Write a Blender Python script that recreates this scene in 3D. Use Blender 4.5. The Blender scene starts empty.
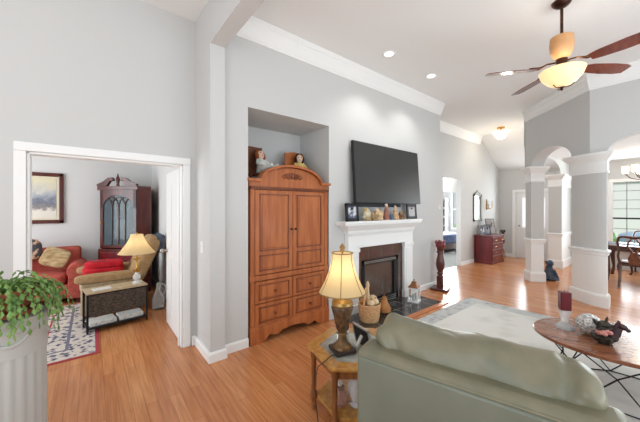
import bpy, bmesh, math, random
from mathutils import Vector, Matrix, noise
random.seed(7)
sc = bpy.context.scene
COL = sc.collection
PI = math.pi
# ------------------------------------------------------------------ camera, world, lights
# world axes: x runs along the fireplace wall, y runs into it, camera stands over the origin
cam = bpy.data.cameras.new('camera'); cam_o = bpy.data.objects.new('camera', cam); COL.objects.link(cam_o)
cam.sensor_width = 36.0; cam.lens = 285.0 / 640 * 36; cam.shift_y = -3.0 / 640
cam.clip_start = 0.05; cam.clip_end = 200
cam_o.location = (0, 0, 1.55)
cam_o.rotation_euler = (PI / 2, 0, -math.atan2(.62496, .78065))
sc.camera = cam_o
sc.view_settings.view_transform = 'Standard'; sc.view_settings.look = 'None'
sc.view_settings.gamma = 1.0; sc.view_settings.use_curve_mapping = False
sc.view_settings.exposure = 0.0
W = bpy.data.worlds.new('daylight'); sc.world = W; W.use_nodes = True
wn = W.node_tree.nodes; bg = wn['Background']
bg.inputs[0].default_value = (.84, .93, 1, 1); bg.inputs[1].default_value = .7

def area(name, loc, target, sx, sy, power, color=(1, 1, 1)):
    l = bpy.data.lights.new(name, 'AREA'); l.shape = 'RECTANGLE'; l.size = sx; l.size_y = sy
    l.energy = power; l.color = color
    o = bpy.data.objects.new(name, l); COL.objects.link(o); o.location = loc
    o.rotation_euler = (Vector(target) - Vector(loc)).to_track_quat('-Z', 'Y').to_euler()
    return o
def point(name, loc, power, color=(1, .8, .55), r=.04):
    l = bpy.data.lights.new(name, 'POINT'); l.energy = power; l.color = color; l.shadow_soft_size = r
    o = bpy.data.objects.new(name, l); COL.objects.link(o); o.location = loc; return o
# daylight through unseen windows behind the camera, the dining window, entry, study and bedroom, plus added fill
area('window_light_rear', (2.0, -3.4, 1.7), (2.2, 3, 1.9), 6.5, 2.6, 92, (.84, .935, 1))
area('side_fill_light', (-3.4, .2, 1.7), (2, 1.2, 1.8), 4.0, 2.6, 66, (.84, .935, 1))  # added fill from the left, brightens the angled header
area('bounce_light_rear', (3.2, -1.9, .9), (3.4, -1.2, 3.6), 4.5, 1.6, 84, (.78, .91, 1))  # added upward fill, no real source, brightens the ceiling
area('bounce_light_side', (-1.6, -.3, .9), (-1.2, 0, 3.6), 1.6, 3.0, 52, (.80, .92, 1))  # second added upward fill for the ceiling on the left
area('window_light_dining', (10.2, -.4, 1.5), (6, 0.2, 1.5), 2.6, 1.9, 125, (.86, .94, 1))
area('window_light_entry', (10.25, 2.7, 1.7), (6, 2.7, 1.9), .6, 1.6, 26, (.90, .96, 1))
area('window_light_study', (-2.6, 5.2, 1.6), (0.6, 5.4, 1.4), 2.2, 1.8, 72, (.90, .96, 1))
area('vestibule_fill_area', (5.9, 4.1, 1.5), (8.6, 4.5, 1.6), .5, 1.6, 26, (.97, .99, 1))  # added fill, no window here; lifts the dark bedroom opening
area('window_light_bedroom', (11.6, 6.0, 1.7), (8.5, 5.0, 1.3), 1.6, 1.6, 260, (.97, .99, 1))

sun = bpy.data.lights.new('sun', 'SUN'); sun.energy = 5; sun.angle = .05; sun.color = (1, 1, 1)
sun_o = bpy.data.objects.new('sun', sun); COL.objects.link(sun_o); sun_o.rotation_euler = Vector((.5, .12, -1)).to_track_quat('-Z', 'Y').to_euler()
# ------------------------------------------------------------------ helpers
def lin(c):
    return tuple(((v / 255) / 12.92 if v / 255 <= .04045 else ((v / 255 + .055) / 1.055) ** 2.4) for v in c) + (1,)
def mat(name, c, rough=.5, metal=0.0, c2=None, scale=8, stretch=(1, 1, 1), bump=0, coat=0, trans=0, emit=0, ior=1.45, detail=3, spec=.5, contrast=(.35, .65)):
    m = bpy.data.materials.new(name); m.use_nodes = True
    nt = m.node_tree; b = nt.nodes['Principled BSDF']
    b.inputs['Base Color'].default_value = lin(c)
    b.inputs['Roughness'].default_value = rough; b.inputs['Metallic'].default_value = metal
    b.inputs['Coat Weight'].default_value = coat; b.inputs['Coat Roughness'].default_value = .12
    b.inputs['Transmission Weight'].default_value = trans; b.inputs['IOR'].default_value = ior
    b.inputs['Specular IOR Level'].default_value = spec
    if emit:
        b.inputs['Emission Color'].default_value = lin(c); b.inputs['Emission Strength'].default_value = emit
    if c2 or bump:
        tc = nt.nodes.new('ShaderNodeTexCoord'); mp = nt.nodes.new('ShaderNodeMapping')
        mp.inputs['Scale'].default_value = stretch
        nz = nt.nodes.new('ShaderNodeTexNoise'); nz.inputs['Scale'].default_value = scale; nz.inputs['Detail'].default_value = detail
        nt.links.new(tc.outputs['Object'], mp.inputs['Vector']); nt.links.new(mp.outputs['Vector'], nz.inputs['Vector'])
        if c2:
            r = nt.nodes.new('ShaderNodeValToRGB'); r.color_ramp.elements[0].color = lin(c2); r.color_ramp.elements[1].color = lin(c)
            r.color_ramp.elements[0].position, r.color_ramp.elements[1].position = contrast
            nt.links.new(nz.outputs['Fac'], r.inputs['Fac']); nt.links.new(r.outputs['Color'], b.inputs['Base Color'])
        if bump:
            bp = nt.nodes.new('ShaderNodeBump'); bp.inputs['Strength'].default_value = bump; bp.inputs['Distance'].default_value = .01
            nt.links.new(nz.outputs['Fac'], bp.inputs['Height']); nt.links.new(bp.outputs['Normal'], b.inputs['Normal'])
    return m

class MB:
    def __init__(s): s.b = bmesh.new()
    def box(s, x0, x1, y0, y1, z0, z1):
        v = [s.b.verts.new(p) for p in ((x0, y0, z0), (x1, y0, z0), (x1, y1, z0), (x0, y1, z0), (x0, y0, z1), (x1, y0, z1), (x1, y1, z1), (x0, y1, z1))]
        for f in ((3, 2, 1, 0), (4, 5, 6, 7), (0, 1, 5, 4), (1, 2, 6, 5), (2, 3, 7, 6), (3, 0, 4, 7)): s.b.faces.new([v[i] for i in f])
        return s
    def cbox(s, c, size, rot=None):
        R = rot if rot else Matrix.Identity(3); h = [k / 2 for k in size]
        v = []
        for sx, sy, sz in ((-1, -1, -1), (1, -1, -1), (1, 1, -1), (-1, 1, -1), (-1, -1, 1), (1, -1, 1), (1, 1, 1), (-1, 1, 1)):
            v.append(s.b.verts.new(Vector(c) + R @ Vector((sx * h[0], sy * h[1], sz * h[2]))))
        for f in ((3, 2, 1, 0), (4, 5, 6, 7), (0, 1, 5, 4), (1, 2, 6, 5), (2, 3, 7, 6), (3, 0, 4, 7)): s.b.faces.new([v[i] for i in f])
        return s
    def prism(s, pts, a0, a1, axis='z'):
        def P(p, a):
            if axis == 'z': return (p[0], p[1], a)
            if axis == 'y': return (p[0], a, p[1])
            return (a, p[0], p[1])
        lo = [s.b.verts.new(P(p, a0)) for p in pts]; hi = [s.b.verts.new(P(p, a1)) for p in pts]
        n = len(pts)
        s.b.faces.new(lo[::-1]); s.b.faces.new(hi)
        for i in range(n): s.b.faces.new((lo[i], lo[(i + 1) % n], hi[(i + 1) % n], hi[i]))
        return s
    def tube(s, pts, r, seg=8, cap=True):
        pts = [Vector(p) for p in pts]; n = len(pts)
        rs = r if isinstance(r, (list, tuple)) else [r] * n
        rings = []; up = None
        for i, p in enumerate(pts):
            t = (pts[min(i + 1, n - 1)] - pts[max(i - 1, 0)]).normalized()
            if up is None: up = t.orthogonal().normalized()
            up = up - t * up.dot(t)
            up = up.normalized() if up.length > 1e-6 else t.orthogonal().normalized()
            w = t.cross(up)
            rings.append([s.b.verts.new(p + (up * math.cos(2 * PI * k / seg) + w * math.sin(2 * PI * k / seg)) * rs[i]) for k in range(seg)])
        for a, c in zip(rings, rings[1:]):
            for k in range(seg): s.b.faces.new((a[k], a[(k + 1) % seg], c[(k + 1) % seg], c[k]))
        if cap: s.b.faces.new(rings[0][::-1]); s.b.faces.new(rings[-1])
        return s
    def lathe(s, prof, c=(0, 0, 0), seg=24, cap=True, sx=1, sy=1, a0=0, mod=None):
        rings = []
        for r, z in prof:
            ring = []
            for k in range(seg):
                a = a0 + 2 * PI * k / seg; q = r * (mod(a, z) if mod else 1)
                ring.append(s.b.verts.new((c[0] + max(q, 1e-4) * math.cos(a) * sx, c[1] + max(q, 1e-4) * math.sin(a) * sy, c[2] + z)))
            rings.append(ring)
        for a, d in zip(rings, rings[1:]):
            for k in range(seg): s.b.faces.new((a[k], a[(k + 1) % seg], d[(k + 1) % seg], d[k]))
        if cap: s.b.faces.new(rings[0][::-1]); s.b.faces.new(rings[-1])
        return s
    def ell(s, c, r, rot=None, seg=14, rings=9, noi=0, nsc=4):
        if not isinstance(r, (list, tuple)): r = (r, r, r)
        R = rot if rot else Matrix.Identity(3); rows = []
        for i in range(rings + 1):
            ph = PI * i / rings; row = []
            for k in range(seg if 0 < i < rings else 1):
                th = 2 * PI * k / seg
                d = Vector((math.sin(ph) * math.cos(th), math.sin(ph) * math.sin(th), math.cos(ph)))
                q = 1 + (noi * noise.noise(d * nsc + Vector(c) * 7) if noi else 0)
                row.append(s.b.verts.new(Vector(c) + R @ Vector((d.x * r[0] * q, d.y * r[1] * q, d.z * r[2] * q))))
            rows.append(row)
        for a, d in zip(rows, rows[1:]):
            for k in range(seg):
                A, A2, D, D2 = a[k % len(a)], a[(k + 1) % len(a)], d[k % len(d)], d[(k + 1) % len(d)]
                f = []
                for v in (A, D, D2, A2):
                    if v not in f: f.append(v)
                s.b.faces.new(f)
        return s
    def cushion(s, c, size, rot=None, n=14, p=3.0, noi=.02, nsc=5, seedv=0):
        """soft pillow: superellipsoid block with noisy folds"""
        R = rot if rot else Matrix.Identity(3); rows = []
        e = 2.0 / p
        sg = lambda v: math.copysign(abs(v) ** e, v)
        for i in range(n + 1):
            ph = -PI / 2 + PI * i / n; row = []
            for k in range(2 * n if 0 < i < n else 1):
                th = 2 * PI * k / (2 * n)
                d = Vector((sg(math.cos(ph)) * sg(math.cos(th)), sg(math.cos(ph)) * sg(math.sin(th)), sg(math.sin(ph))))
                q = Vector((d.x * size[0] / 2, d.y * size[1] / 2, d.z * size[2] / 2))
                q += q.normalized() * noi * noise.noise(q * nsc + Vector((seedv, seedv * 2, 0)))
                row.append(s.b.verts.new(Vector(c) + R @ q))
            rows.append(row)
        for a, d in zip(rows, rows[1:]):
            for k in range(2 * n):
                f = []
                for v in (a[k % len(a)], a[(k + 1) % len(a)], d[(k + 1) % len(d)], d[k % len(d)]):
                    if v not in f: f.append(v)
                s.b.faces.new(f)
        return s
    def sweep(s, prof, path, closed=False):
        """profile (out, z) swept along a horizontal polyline, mitred; out is to the right of travel"""
        n = len(path); P = [Vector((p[0], p[1])) for p in path]; rows = []
        for i in range(n):
            d0 = (P[i] - P[i - 1]).normalized() if i or closed else None
            d1 = (P[(i + 1) % n] - P[i]).normalized() if i < n - 1 or closed else None
            if d0 is None: d0 = d1
            if d1 is None: d1 = d0
            n0 = Vector((d0.y, -d0.x)); n1 = Vector((d1.y, -d1.x)); m = (n0 + n1).normalized()
            m = m / max(.3, m.dot(n0))
            rows.append([s.b.verts.new((P[i].x + m.x * o, P[i].y + m.y * o, z)) for o, z in prof])
        k = len(prof)
        for i in range(n if closed else n - 1):
            a, d = rows[i], rows[(i + 1) % n]
            for j in range(k): s.b.faces.new((a[j], a[(j + 1) % k], d[(j + 1) % k], d[j]))
        if not closed: s.b.faces.new(rows[0][::-1]); s.b.faces.new(rows[-1])
        return s
    def xf(s, M):
        bmesh.ops.transform(s.b, matrix=M, verts=s.b.verts); return s
    def build(s, name, m, parent=None, smooth=False, bevel=0, loc=None, rz=0, ang=40, seg=2):
        bmesh.ops.recalc_face_normals(s.b, faces=s.b.faces)
        me = bpy.data.meshes.new(name); s.b.to_mesh(me); s.b.free()
        me.materials.append(m)
        if smooth:
            for p in me.polygons: p.use_smooth = True
            me.set_sharp_from_angle(angle=math.radians(ang))
        o = bpy.data.objects.new(name, me); COL.objects.link(o)
        if parent: o.parent = parent
        if loc: o.location = loc
        if rz: o.rotation_euler = (0, 0, rz)
        if bevel:
            b = o.modifiers.new('bevel', 'BEVEL'); b.width = bevel; b.segments = seg; b.limit_method = 'ANGLE'
        return o
def tag(o, label, cat, group=None):
    o['label'] = label; o['category'] = cat
    if group: o['group'] = group
    return o
def thing(name, label, cat, loc=(0, 0, 0), rz=0, group=None):
    o = bpy.data.objects.new(name, None); COL.objects.link(o); o.location = loc; o.rotation_euler = (0, 0, rz)
    o.empty_display_size = .1
    return tag(o, label, cat, group)
def struct(name, mb, m, parent=None, **k):
    o = mb.build(name, m, parent, **k)
    if not parent: o['kind'] = 'structure'
    return o
def dup(root, loc, rz, label, group=None):
    r = root.copy(); COL.objects.link(r); r.location = loc; r.rotation_euler = (0, 0, rz); r['label'] = label
    if group: r['group'] = group
    for ch in list(root.children):
        c = ch.copy(); COL.objects.link(c); c.parent = r
        for g in list(ch.children):
            d = g.copy(); COL.objects.link(d); d.parent = c
    return r
RZ = lambda a: Matrix.Rotation(a, 3, 'Z')
RX = lambda a: Matrix.Rotation(a, 3, 'X')
RY = lambda a: Matrix.Rotation(a, 3, 'Y')
def arc(cx, cz, rx, rz, a0, a1, n):
    return [(cx + rx * math.cos(a0 + (a1 - a0) * i / n), cz + rz * math.sin(a0 + (a1 - a0) * i / n)) for i in range(n + 1)]

# ------------------------------------------------------------------ materials
M = {}
M['wall'] = mat('painted_wall', (204, 204, 202), .85, bump=.03, scale=60)
M['ceil'] = mat('ceiling_paint', (232, 232, 230), .9)
M['trim'] = mat('white_trim', (240, 240, 238), .45)
M['door'] = mat('white_door', (236, 236, 235), .45)
M['study_wall'] = mat('study_wall_paint', (222, 222, 221), .85)
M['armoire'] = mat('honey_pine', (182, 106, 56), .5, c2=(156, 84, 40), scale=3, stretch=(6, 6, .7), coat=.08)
M['armoire_dark'] = mat('dark_pine_moulding', (132, 72, 40), .4, c2=(112, 58, 32), scale=4, stretch=(2, 2, 1))  # darker pine for mouldings and carving
M['cherry'] = mat('cherry_wood', (96, 34, 24), .28, c2=(70, 22, 16), scale=4, stretch=(4, 4, .6), coat=.4)
M['postwood'] = mat('dark_red_turned_wood', (92, 38, 28), .3, c2=(66, 24, 18), scale=4, stretch=(4, 4, .6), coat=.4)
M['redchest'] = mat('red_mahogany', (122, 26, 34), .28, c2=(92, 18, 26), scale=4, stretch=(4, 4, .6), coat=.4)
M['mahog'] = mat('dark_mahogany', (92, 48, 30), .3, c2=(64, 30, 20), scale=5, stretch=(4, 4, .6), coat=.4)
M['oak'] = mat('golden_oak', (196, 147, 76), .3, c2=(164, 112, 52), scale=5, stretch=(5, 5, 1), coat=.4)
M['oakdark'] = mat('worn_oak', (150, 94, 50), .4, c2=(116, 68, 34), scale=5, stretch=(5, 5, .6))
M['walnut'] = mat('walnut_top', (152, 100, 70), .22, c2=(118, 70, 48), scale=2.5, stretch=(1, 7, 1), coat=.5)
M['black'] = mat('black_metal', (22, 22, 23), .4, metal=.3)
M['blackplastic'] = mat('black_plastic', (20, 20, 21), .35)
M['screen'] = mat('tv_screen', (58, 59, 58), .32, spec=.35)
M['white_marble'] = M['trim']
M['brick_in'] = mat('firebox_brick', (150, 104, 84), .8, c2=(104, 70, 56), scale=10)
M['fireglass'] = mat('fireplace_glass', (138, 116, 104), .06, trans=.6, ior=1.4)  # tinted base stands in for the reddish reflection on the glass
M['log'] = mat('ceramic_log', (150, 110, 82), .8, c2=(96, 62, 44), scale=14, bump=.4)
M['leather'] = mat('sage_leather', (128, 122, 99), .38, c2=(110, 108, 88), scale=7, bump=.2, detail=6)
M['leatherpanel'] = mat('shaded_sage_panel', (114, 118, 104), .4, c2=(104, 109, 96), scale=4, bump=.06)  # greyer green, darkened further for the shade on the chair back
M['shade'] = mat('cream_shade', (238, 222, 178), .8)
M['trimtape'] = mat('shade_trim', (150, 120, 70), .6)
M['antique'] = mat('antique_bronze', (122, 92, 62), .42, metal=.35, c2=(62, 46, 34), scale=26, bump=.5)
M['gold'] = mat('aged_gold', (178, 142, 84), .35, metal=.6, c2=(140, 104, 56), scale=12)
M['antiquegold'] = mat('antique_gold', (150, 116, 72), .45, metal=.4, c2=(92, 68, 44), scale=14, bump=.3)
M['brass'] = mat('brass', (190, 150, 80), .25, metal=.9)
M['nickel'] = mat('satin_nickel', (170, 168, 162), .3, metal=.9)
M['bronze'] = mat('brown_bronze', (92, 58, 36), .35, metal=.7, c2=(60, 36, 24), scale=9)
M['crystal'] = mat('cut_crystal', (252, 253, 253), .05, trans=.55, ior=1.3)
M['sparkleglass'] = mat('sparkle_patterned_glass', (244, 244, 240), .15, metal=.35, c2=(140, 140, 138), scale=60, bump=1.0)  # light and dark cells paint the sparkle of clear glass
M['glass'] = mat('clear_glass', (240, 246, 246), .02, trans=1, ior=1.45)
M['carafe'] = mat('clear_carafe_glass', (246, 250, 250), .03, trans=.85, ior=1.12)
M['candle'] = mat('burgundy_wax', (96, 14, 26), .35)
M['terracotta'] = mat('terracotta', (158, 88, 58), .75, c2=(140, 70, 46), scale=9)
M['plaster'] = mat('white_plaster', (180, 179, 174), .6, bump=.1, scale=25)
M['leaf'] = mat('cactus_leaf', (128, 160, 82), .45, c2=(78, 112, 50), scale=16)
M['redsofa'] = mat('brick_red_fabric', (190, 92, 78), .9, c2=(172, 80, 68), scale=18, bump=.15)
M['tan'] = mat('tan_fabric', (178, 146, 106), .9, c2=(160, 128, 90), scale=20, bump=.15)
M['tanpale'] = mat('pale_tan_fabric', (188, 168, 138), .9, c2=(170, 148, 116), scale=20)
M['stripe'] = mat('beige_striped_fabric', (196, 172, 132), .9, c2=(150, 120, 80), scale=9, stretch=(1, 6, 1))
M['redblanket'] = mat('red_fleece', (204, 34, 48), .9, c2=(180, 22, 38), scale=10, bump=.2)
M['denim'] = mat('blue_grey_cloth', (96, 108, 122), .9, c2=(60, 68, 80), scale=14, bump=.3)
M['wicker'] = mat('dark_mesh', (92, 78, 66), .7, c2=(46, 40, 35), scale=60, stretch=(1, 1, 2.5), bump=.5, contrast=(.45, .55))
M['paper'] = mat('newspaper', (222, 220, 214), .8, c2=(150, 150, 152), scale=40, stretch=(1, 4, 1), contrast=(.3, .5))
M['basket'] = mat('pale_wicker', (224, 182, 134), .75, c2=(186, 142, 96), scale=30, stretch=(1, 1, 2.5), bump=.7)
M['gourdw'] = mat('cream_gourd', (222, 200, 164), .6, c2=(204, 176, 136), scale=6)
M['gourdo'] = mat('ochre_gourd', (196, 142, 84), .6, c2=(168, 108, 56), scale=6)
M['hearthtile'] = None
M['redhair'] = mat('auburn_hair', (150, 84, 44), .8)
M['blackhair'] = mat('black_hair', (28, 22, 20), .7)
M['skin'] = mat('doll_face', (230, 190, 164), .5)
M['whitecloth'] = mat('white_cotton', (230, 232, 226), .9, c2=(206, 214, 208), scale=16)
M['yellowcloth'] = mat('yellow_cotton', (222, 200, 130), .9, c2=(204, 178, 106), scale=14)
M['flame'] = mat('bulb_glow', (255, 226, 176), .5, emit=6)
M['bowl'] = mat('lit_alabaster', (250, 214, 160), .4, emit=.75, c2=None)
M['vase'] = mat('amber_glass', (224, 172, 120), .35, c2=(206, 150, 98), scale=5)
M['bulbwhite'] = mat('recessed_glow', (255, 246, 226), .5, emit=4)
M['frostshade'] = mat('lit_frosted_shade', (255, 236, 208), .5, emit=1.2)
M['pink'] = mat('dusty_pink', (206, 140, 132), .7)
M['darkornament'] = mat('dark_verdigris', (68, 62, 52), .4, metal=.3, c2=(40, 34, 30), scale=20, bump=.4)
M['plum'] = mat('plum_brown', (70, 44, 46), .5, c2=(48, 30, 34), scale=16)
M['bluecloth'] = mat('blue_bedspread', (112, 124, 160), .9, c2=(78, 90, 126), scale=8)
M['figure'] = mat('slate_blue_figure', (78, 88, 102), .8, c2=(44, 50, 62), scale=14, bump=.3)
M['mirror'] = mat('mirror_glass', (226, 232, 230), .03, metal=1)
M['pewter'] = mat('pewter_frame', (112, 108, 100), .45, metal=.6)
M['photo'] = mat('grey_photo', (170, 172, 176), .3, c2=(84, 90, 110), scale=7)
M['silverframe'] = mat('silver_frame', (190, 188, 180), .3, metal=.7)
M['carpet'] = mat('grey_carpet', (150, 152, 150), .95, c2=(134, 136, 134), scale=60)
M['book'] = mat('book_spines', (150, 110, 96), .7, c2=(50, 44, 50), scale=12, stretch=(6, 1, 1))
M['greenery'] = mat('hedge_green', (88, 140, 70), .8, c2=(120, 160, 100), scale=5)
M['lawn'] = mat('lawn', (120, 150, 104), .9, c2=(140, 160, 124), scale=3)
M['housewall'] = mat('pale_siding', (214, 213, 211), .8)
M['roofing'] = mat('grey_shingle', (150, 150, 152), .9)
M['carpaint'] = mat('blue_grey_paint', (120, 140, 160), .3)

def wood_floor():
    m = bpy.data.materials.new('oak_plank_floor'); m.use_nodes = True; nt = m.node_tree; b = nt.nodes['Principled BSDF']
    tc = nt.nodes.new('ShaderNodeTexCoord'); mp = nt.nodes.new('ShaderNodeMapping'); mp.inputs['Rotation'].default_value = (0, 0, PI / 2)
    br = nt.nodes.new('ShaderNodeTexBrick'); br.inputs['Scale'].default_value = 1; br.inputs['Brick Width'].default_value = 1.1
    br.inputs['Row Height'].default_value = .083; br.inputs['Mortar Size'].default_value = .0012; br.inputs['Bias'].default_value = 0
    br.inputs['Color1'].default_value = lin((205, 143, 95)); br.inputs['Color2'].default_value = lin((190, 125, 80)); br.inputs['Mortar'].default_value = lin((146, 90, 54))
    br.offset = .37; br.offset_frequency = 2
    nz = nt.nodes.new('ShaderNodeTexNoise'); nz.inputs['Scale'].default_value = 1; nz.inputs['Detail'].default_value = 6
    m2 = nt.nodes.new('ShaderNodeMapping'); m2.inputs['Scale'].default_value = (46, 2.6, 1)
    nz2 = nt.nodes.new('ShaderNodeTexNoise'); nz2.inputs['Scale'].default_value = 1.0
    r = nt.nodes.new('ShaderNodeValToRGB'); r.color_ramp.elements[0].color = (.80, .74, .68, 1); r.color_ramp.elements[1].color = (1.06, 1.03, 1, 1)
    r.color_ramp.elements[0].position = .35; r.color_ramp.elements[1].position = .62
    mx = nt.nodes.new('ShaderNodeMix'); mx.data_type = 'RGBA'; mx.blend_type = 'MULTIPLY'; mx.inputs['Factor'].default_value = .9
    L = nt.links.new
    L(tc.outputs['Object'], mp.inputs['Vector']); L(mp.outputs['Vector'], br.inputs['Vector'])
    L(tc.outputs['Object'], m2.inputs['Vector']); L(m2.outputs['Vector'], nz.inputs['Vector']); L(nz.outputs['Fac'], r.inputs['Fac'])
    L(br.outputs['Color'], mx.inputs['A']); L(r.outputs['Color'], mx.inputs['B']); L(mx.outputs['Result'], b.inputs['Base Color'])
    b.inputs['Roughness'].default_value = .22; b.inputs['Specular IOR Level'].default_value = .5
    return m
def tile_mat(name, c1, c2, grout, size, rough, off=(0, 0, 0), rotx=0):
    m = bpy.data.materials.new(name); m.use_nodes = True; nt = m.node_tree; b = nt.nodes['Principled BSDF']
    tc = nt.nodes.new('ShaderNodeTexCoord'); mp = nt.nodes.new('ShaderNodeMapping'); mp.inputs['Rotation'].default_value = (rotx, 0, 0); mp.inputs['Location'].default_value = off
    br = nt.nodes.new('ShaderNodeTexBrick'); br.offset = 0; br.inputs['Scale'].default_value = 1; br.inputs['Brick Width'].default_value = size; br.inputs['Row Height'].default_value = size
    br.inputs['Mortar Size'].default_value = .004; br.inputs['Color1'].default_value = lin(c1); br.inputs['Color2'].default_value = lin(c2); br.inputs['Mortar'].default_value = lin(grout)
    nz = nt.nodes.new('ShaderNodeTexNoise'); nz.inputs['Scale'].default_value = 7; nz.inputs['Detail'].default_value = 5
    mx = nt.nodes.new('ShaderNodeMix'); mx.data_type = 'RGBA'; mx.blend_type = 'OVERLAY'; mx.inputs['Factor'].default_value = .5
    L = nt.links.new
    L(tc.outputs['Object'], mp.inputs['Vector']); L(mp.outputs['Vector'], br.inputs['Vector']); L(tc.outputs['Object'], nz.inputs['Vector'])
    L(br.outputs['Color'], mx.inputs['A']); L(nz.outputs['Color'], mx.inputs['B']); L(mx.outputs['Result'], b.inputs['Base Color'])
    b.inputs['Roughness'].default_value = rough
    return m
def rug_mat(name, c1, c2, c3, scale, pos=(.3, .45, .62)):
    m = bpy.data.materials.new(name); m.use_nodes = True; nt = m.node_tree; b = nt.nodes['Principled BSDF']; L = nt.links.new
    tc = nt.nodes.new('ShaderNodeTexCoord'); v = nt.nodes.new('ShaderNodeTexVoronoi'); v.inputs['Scale'].default_value = scale; v.distance = 'MANHATTAN'
    n = nt.nodes.new('ShaderNodeTexNoise'); n.inputs['Scale'].default_value = scale * 2.2; n.inputs['Detail'].default_value = 6
    r = nt.nodes.new('ShaderNodeValToRGB'); e = r.color_ramp.elements
    e[0].color = lin(c1); e[0].position = pos[0]; e[1].color = lin(c2); e[1].position = pos[2]; k = e.new(pos[1]); k.color = lin(c3)
    mx = nt.nodes.new('ShaderNodeMix'); mx.data_type = 'FLOAT'; mx.inputs['Factor'].default_value = .55
    L(tc.outputs['Object'], v.inputs['Vector']); L(tc.outputs['Object'], n.inputs['Vector'])
    L(v.outputs['Distance'], mx.inputs['A']); L(n.outputs['Fac'], mx.inputs['B']); L(mx.outputs['Result'], r.inputs['Fac']); L(r.outputs['Color'], b.inputs['Base Color'])
    b.inputs['Roughness'].default_value = .95; b.inputs['Specular IOR Level'].default_value = .1
    return m
def shade_mat(name, c, t=.5):
    m = bpy.data.materials.new(name); m.use_nodes = True; nt = m.node_tree; nt.nodes.clear(); L = nt.links.new
    o = nt.nodes.new('ShaderNodeOutputMaterial'); d = nt.nodes.new('ShaderNodeBsdfDiffuse'); tr = nt.nodes.new('ShaderNodeBsdfTranslucent'); mx = nt.nodes.new('ShaderNodeMixShader')
    d.inputs['Color'].default_value = lin(c); tr.inputs['Color'].default_value = lin(c); mx.inputs[0].default_value = t
    L(d.outputs[0], mx.inputs[1]); L(tr.outputs[0], mx.inputs[2]); L(mx.outputs[0], o.inputs[0]); return m
def painting_mat():
    m = bpy.data.materials.new('winter_landscape'); m.use_nodes = True; nt = m.node_tree; b = nt.nodes['Principled BSDF']; L = nt.links.new
    tc = nt.nodes.new('ShaderNodeTexCoord'); sp = nt.nodes.new('ShaderNodeSeparateXYZ'); n = nt.nodes.new('ShaderNodeTexNoise')
    n.inputs['Scale'].default_value = 13; n.inputs['Detail'].default_value = 10
    a = nt.nodes.new('ShaderNodeMath'); a.operation = 'MULTIPLY_ADD'; a.inputs[1].default_value = .42
    r = nt.nodes.new('ShaderNodeValToRGB'); e = r.color_ramp.elements
    e[0].position = .16; e[0].color = lin((226, 220, 206)); e[1].position = .95; e[1].color = lin((226, 218, 186))
    for p, c in ((.33, (232, 226, 216)), (.42, (150, 142, 138)), (.52, (112, 118, 132)), (.66, (164, 170, 182)), (.78, (208, 206, 196))):
        k = e.new(p); k.color = lin(c)
    L(tc.outputs['Object'], sp.inputs[0]); L(tc.outputs['Object'], n.inputs['Vector']); L(n.outputs['Fac'], a.inputs[0])
    mm = nt.nodes.new('ShaderNodeMath'); mm.operation = 'MULTIPLY'; mm.inputs[1].default_value = 1.15
    L(sp.outputs['Z'], mm.inputs[0]); L(mm.outputs[0], a.inputs[2]); L(a.outputs[0], r.inputs['Fac']); L(r.outputs['Color'], b.inputs['Base Color'])
    b.inputs['Roughness'].default_value = .6; return m
M['floor'] = wood_floor()
M['hearthtile'] = tile_mat('black_hearth_tile', (44, 42, 42), (54, 52, 52), (168, 156, 142), .31, .14, off=(.05, .045, 0))
M['surroundtile'] = tile_mat('brown_slate_tile', (72, 54, 47), (92, 66, 56), (112, 92, 82), .305, .18, off=(0, .35, 0), rotx=PI / 2)
M['rugfield'] = rug_mat('cream_rug_field', (206, 205, 198), (222, 221, 215), (212, 211, 205), 3)
M['rugborder'] = rug_mat('grey_rug_border', (150, 154, 156), (196, 197, 195), (172, 175, 176), 9)
M['persianfield'] = rug_mat('persian_field', (92, 92, 110), (214, 200, 186), (166, 158, 160), 8, (.40, .48, .60))
M['persianborder'] = rug_mat('persian_border', (70, 74, 96), (206, 196, 186), (140, 134, 142), 15, (.42, .50, .62))
M['persianline'] = mat('persian_dark_stripe', (112, 110, 128), .95)
M['persianred'] = mat('persian_red', (164, 60, 66), .95)
M['shadelit'] = shade_mat('lit_cream_shade', (246, 226, 180), .6)
M['painting'] = painting_mat()

# ------------------------------------------------------------------ room shell
ZC = 3.67; VA = 3.423; VB = 2.99; V2 = 3.62; UE = 10.4
struct('floor', MB().box(-3.6, 10.6, -3.6, V2 + .05, -.1, 0), M['floor'])
struct('floor_study', MB().box(-3.2, 1.1, V2 + .05, 7.15, -.1, 0), M['floor'])
struct('floor_bedroom', MB().box(5.5, 13.3, V2 + .05, 9.0, -.1, 0), M['carpet'])
# living room ceiling; the foyer end slopes down towards the entry wall
struct('ceiling', MB().prism([(-3.6, 3.9), (-3.6, ZC), (8.95, ZC), (10.55, 2.66), (10.55, 2.84), (8.95, 3.9)], .0, V2 + .2, 'y'), M['ceil'])
struct('ceiling_rear', MB().box(-3.6, 6.6, -3.6, 0, ZC, 3.9), M['ceil'])
struct('ceiling_dining', MB().prism([(6.36, -2.6), (10.55, -2.6), (10.55, 1.9), (7.62, 1.9), (7.44, 1.74), (6.6, .9), (6.36, .66)], 2.77, 2.95, 'z'), M['ceil'])
# wall with the cased opening into the study
w = MB().box(-3.6, -.43, VA, VA + .12, 0, ZC).box(.79, .93, VA, VA + .12, 0, ZC).box(-.43, .79, VA, VA + .12, 2.03, ZC)
struct('wall_left', w, M['wall'])
# pier and overhead beam at the end of that wall
struct('wall_pier', MB().box(.925, 1.075, 2.915, VA + .12, 0, ZC), M['wall'])
struct('trim_1', MB().box(.925, 1.075, -3.6, 2.915, 3.205, ZC), M['wall'])
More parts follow.
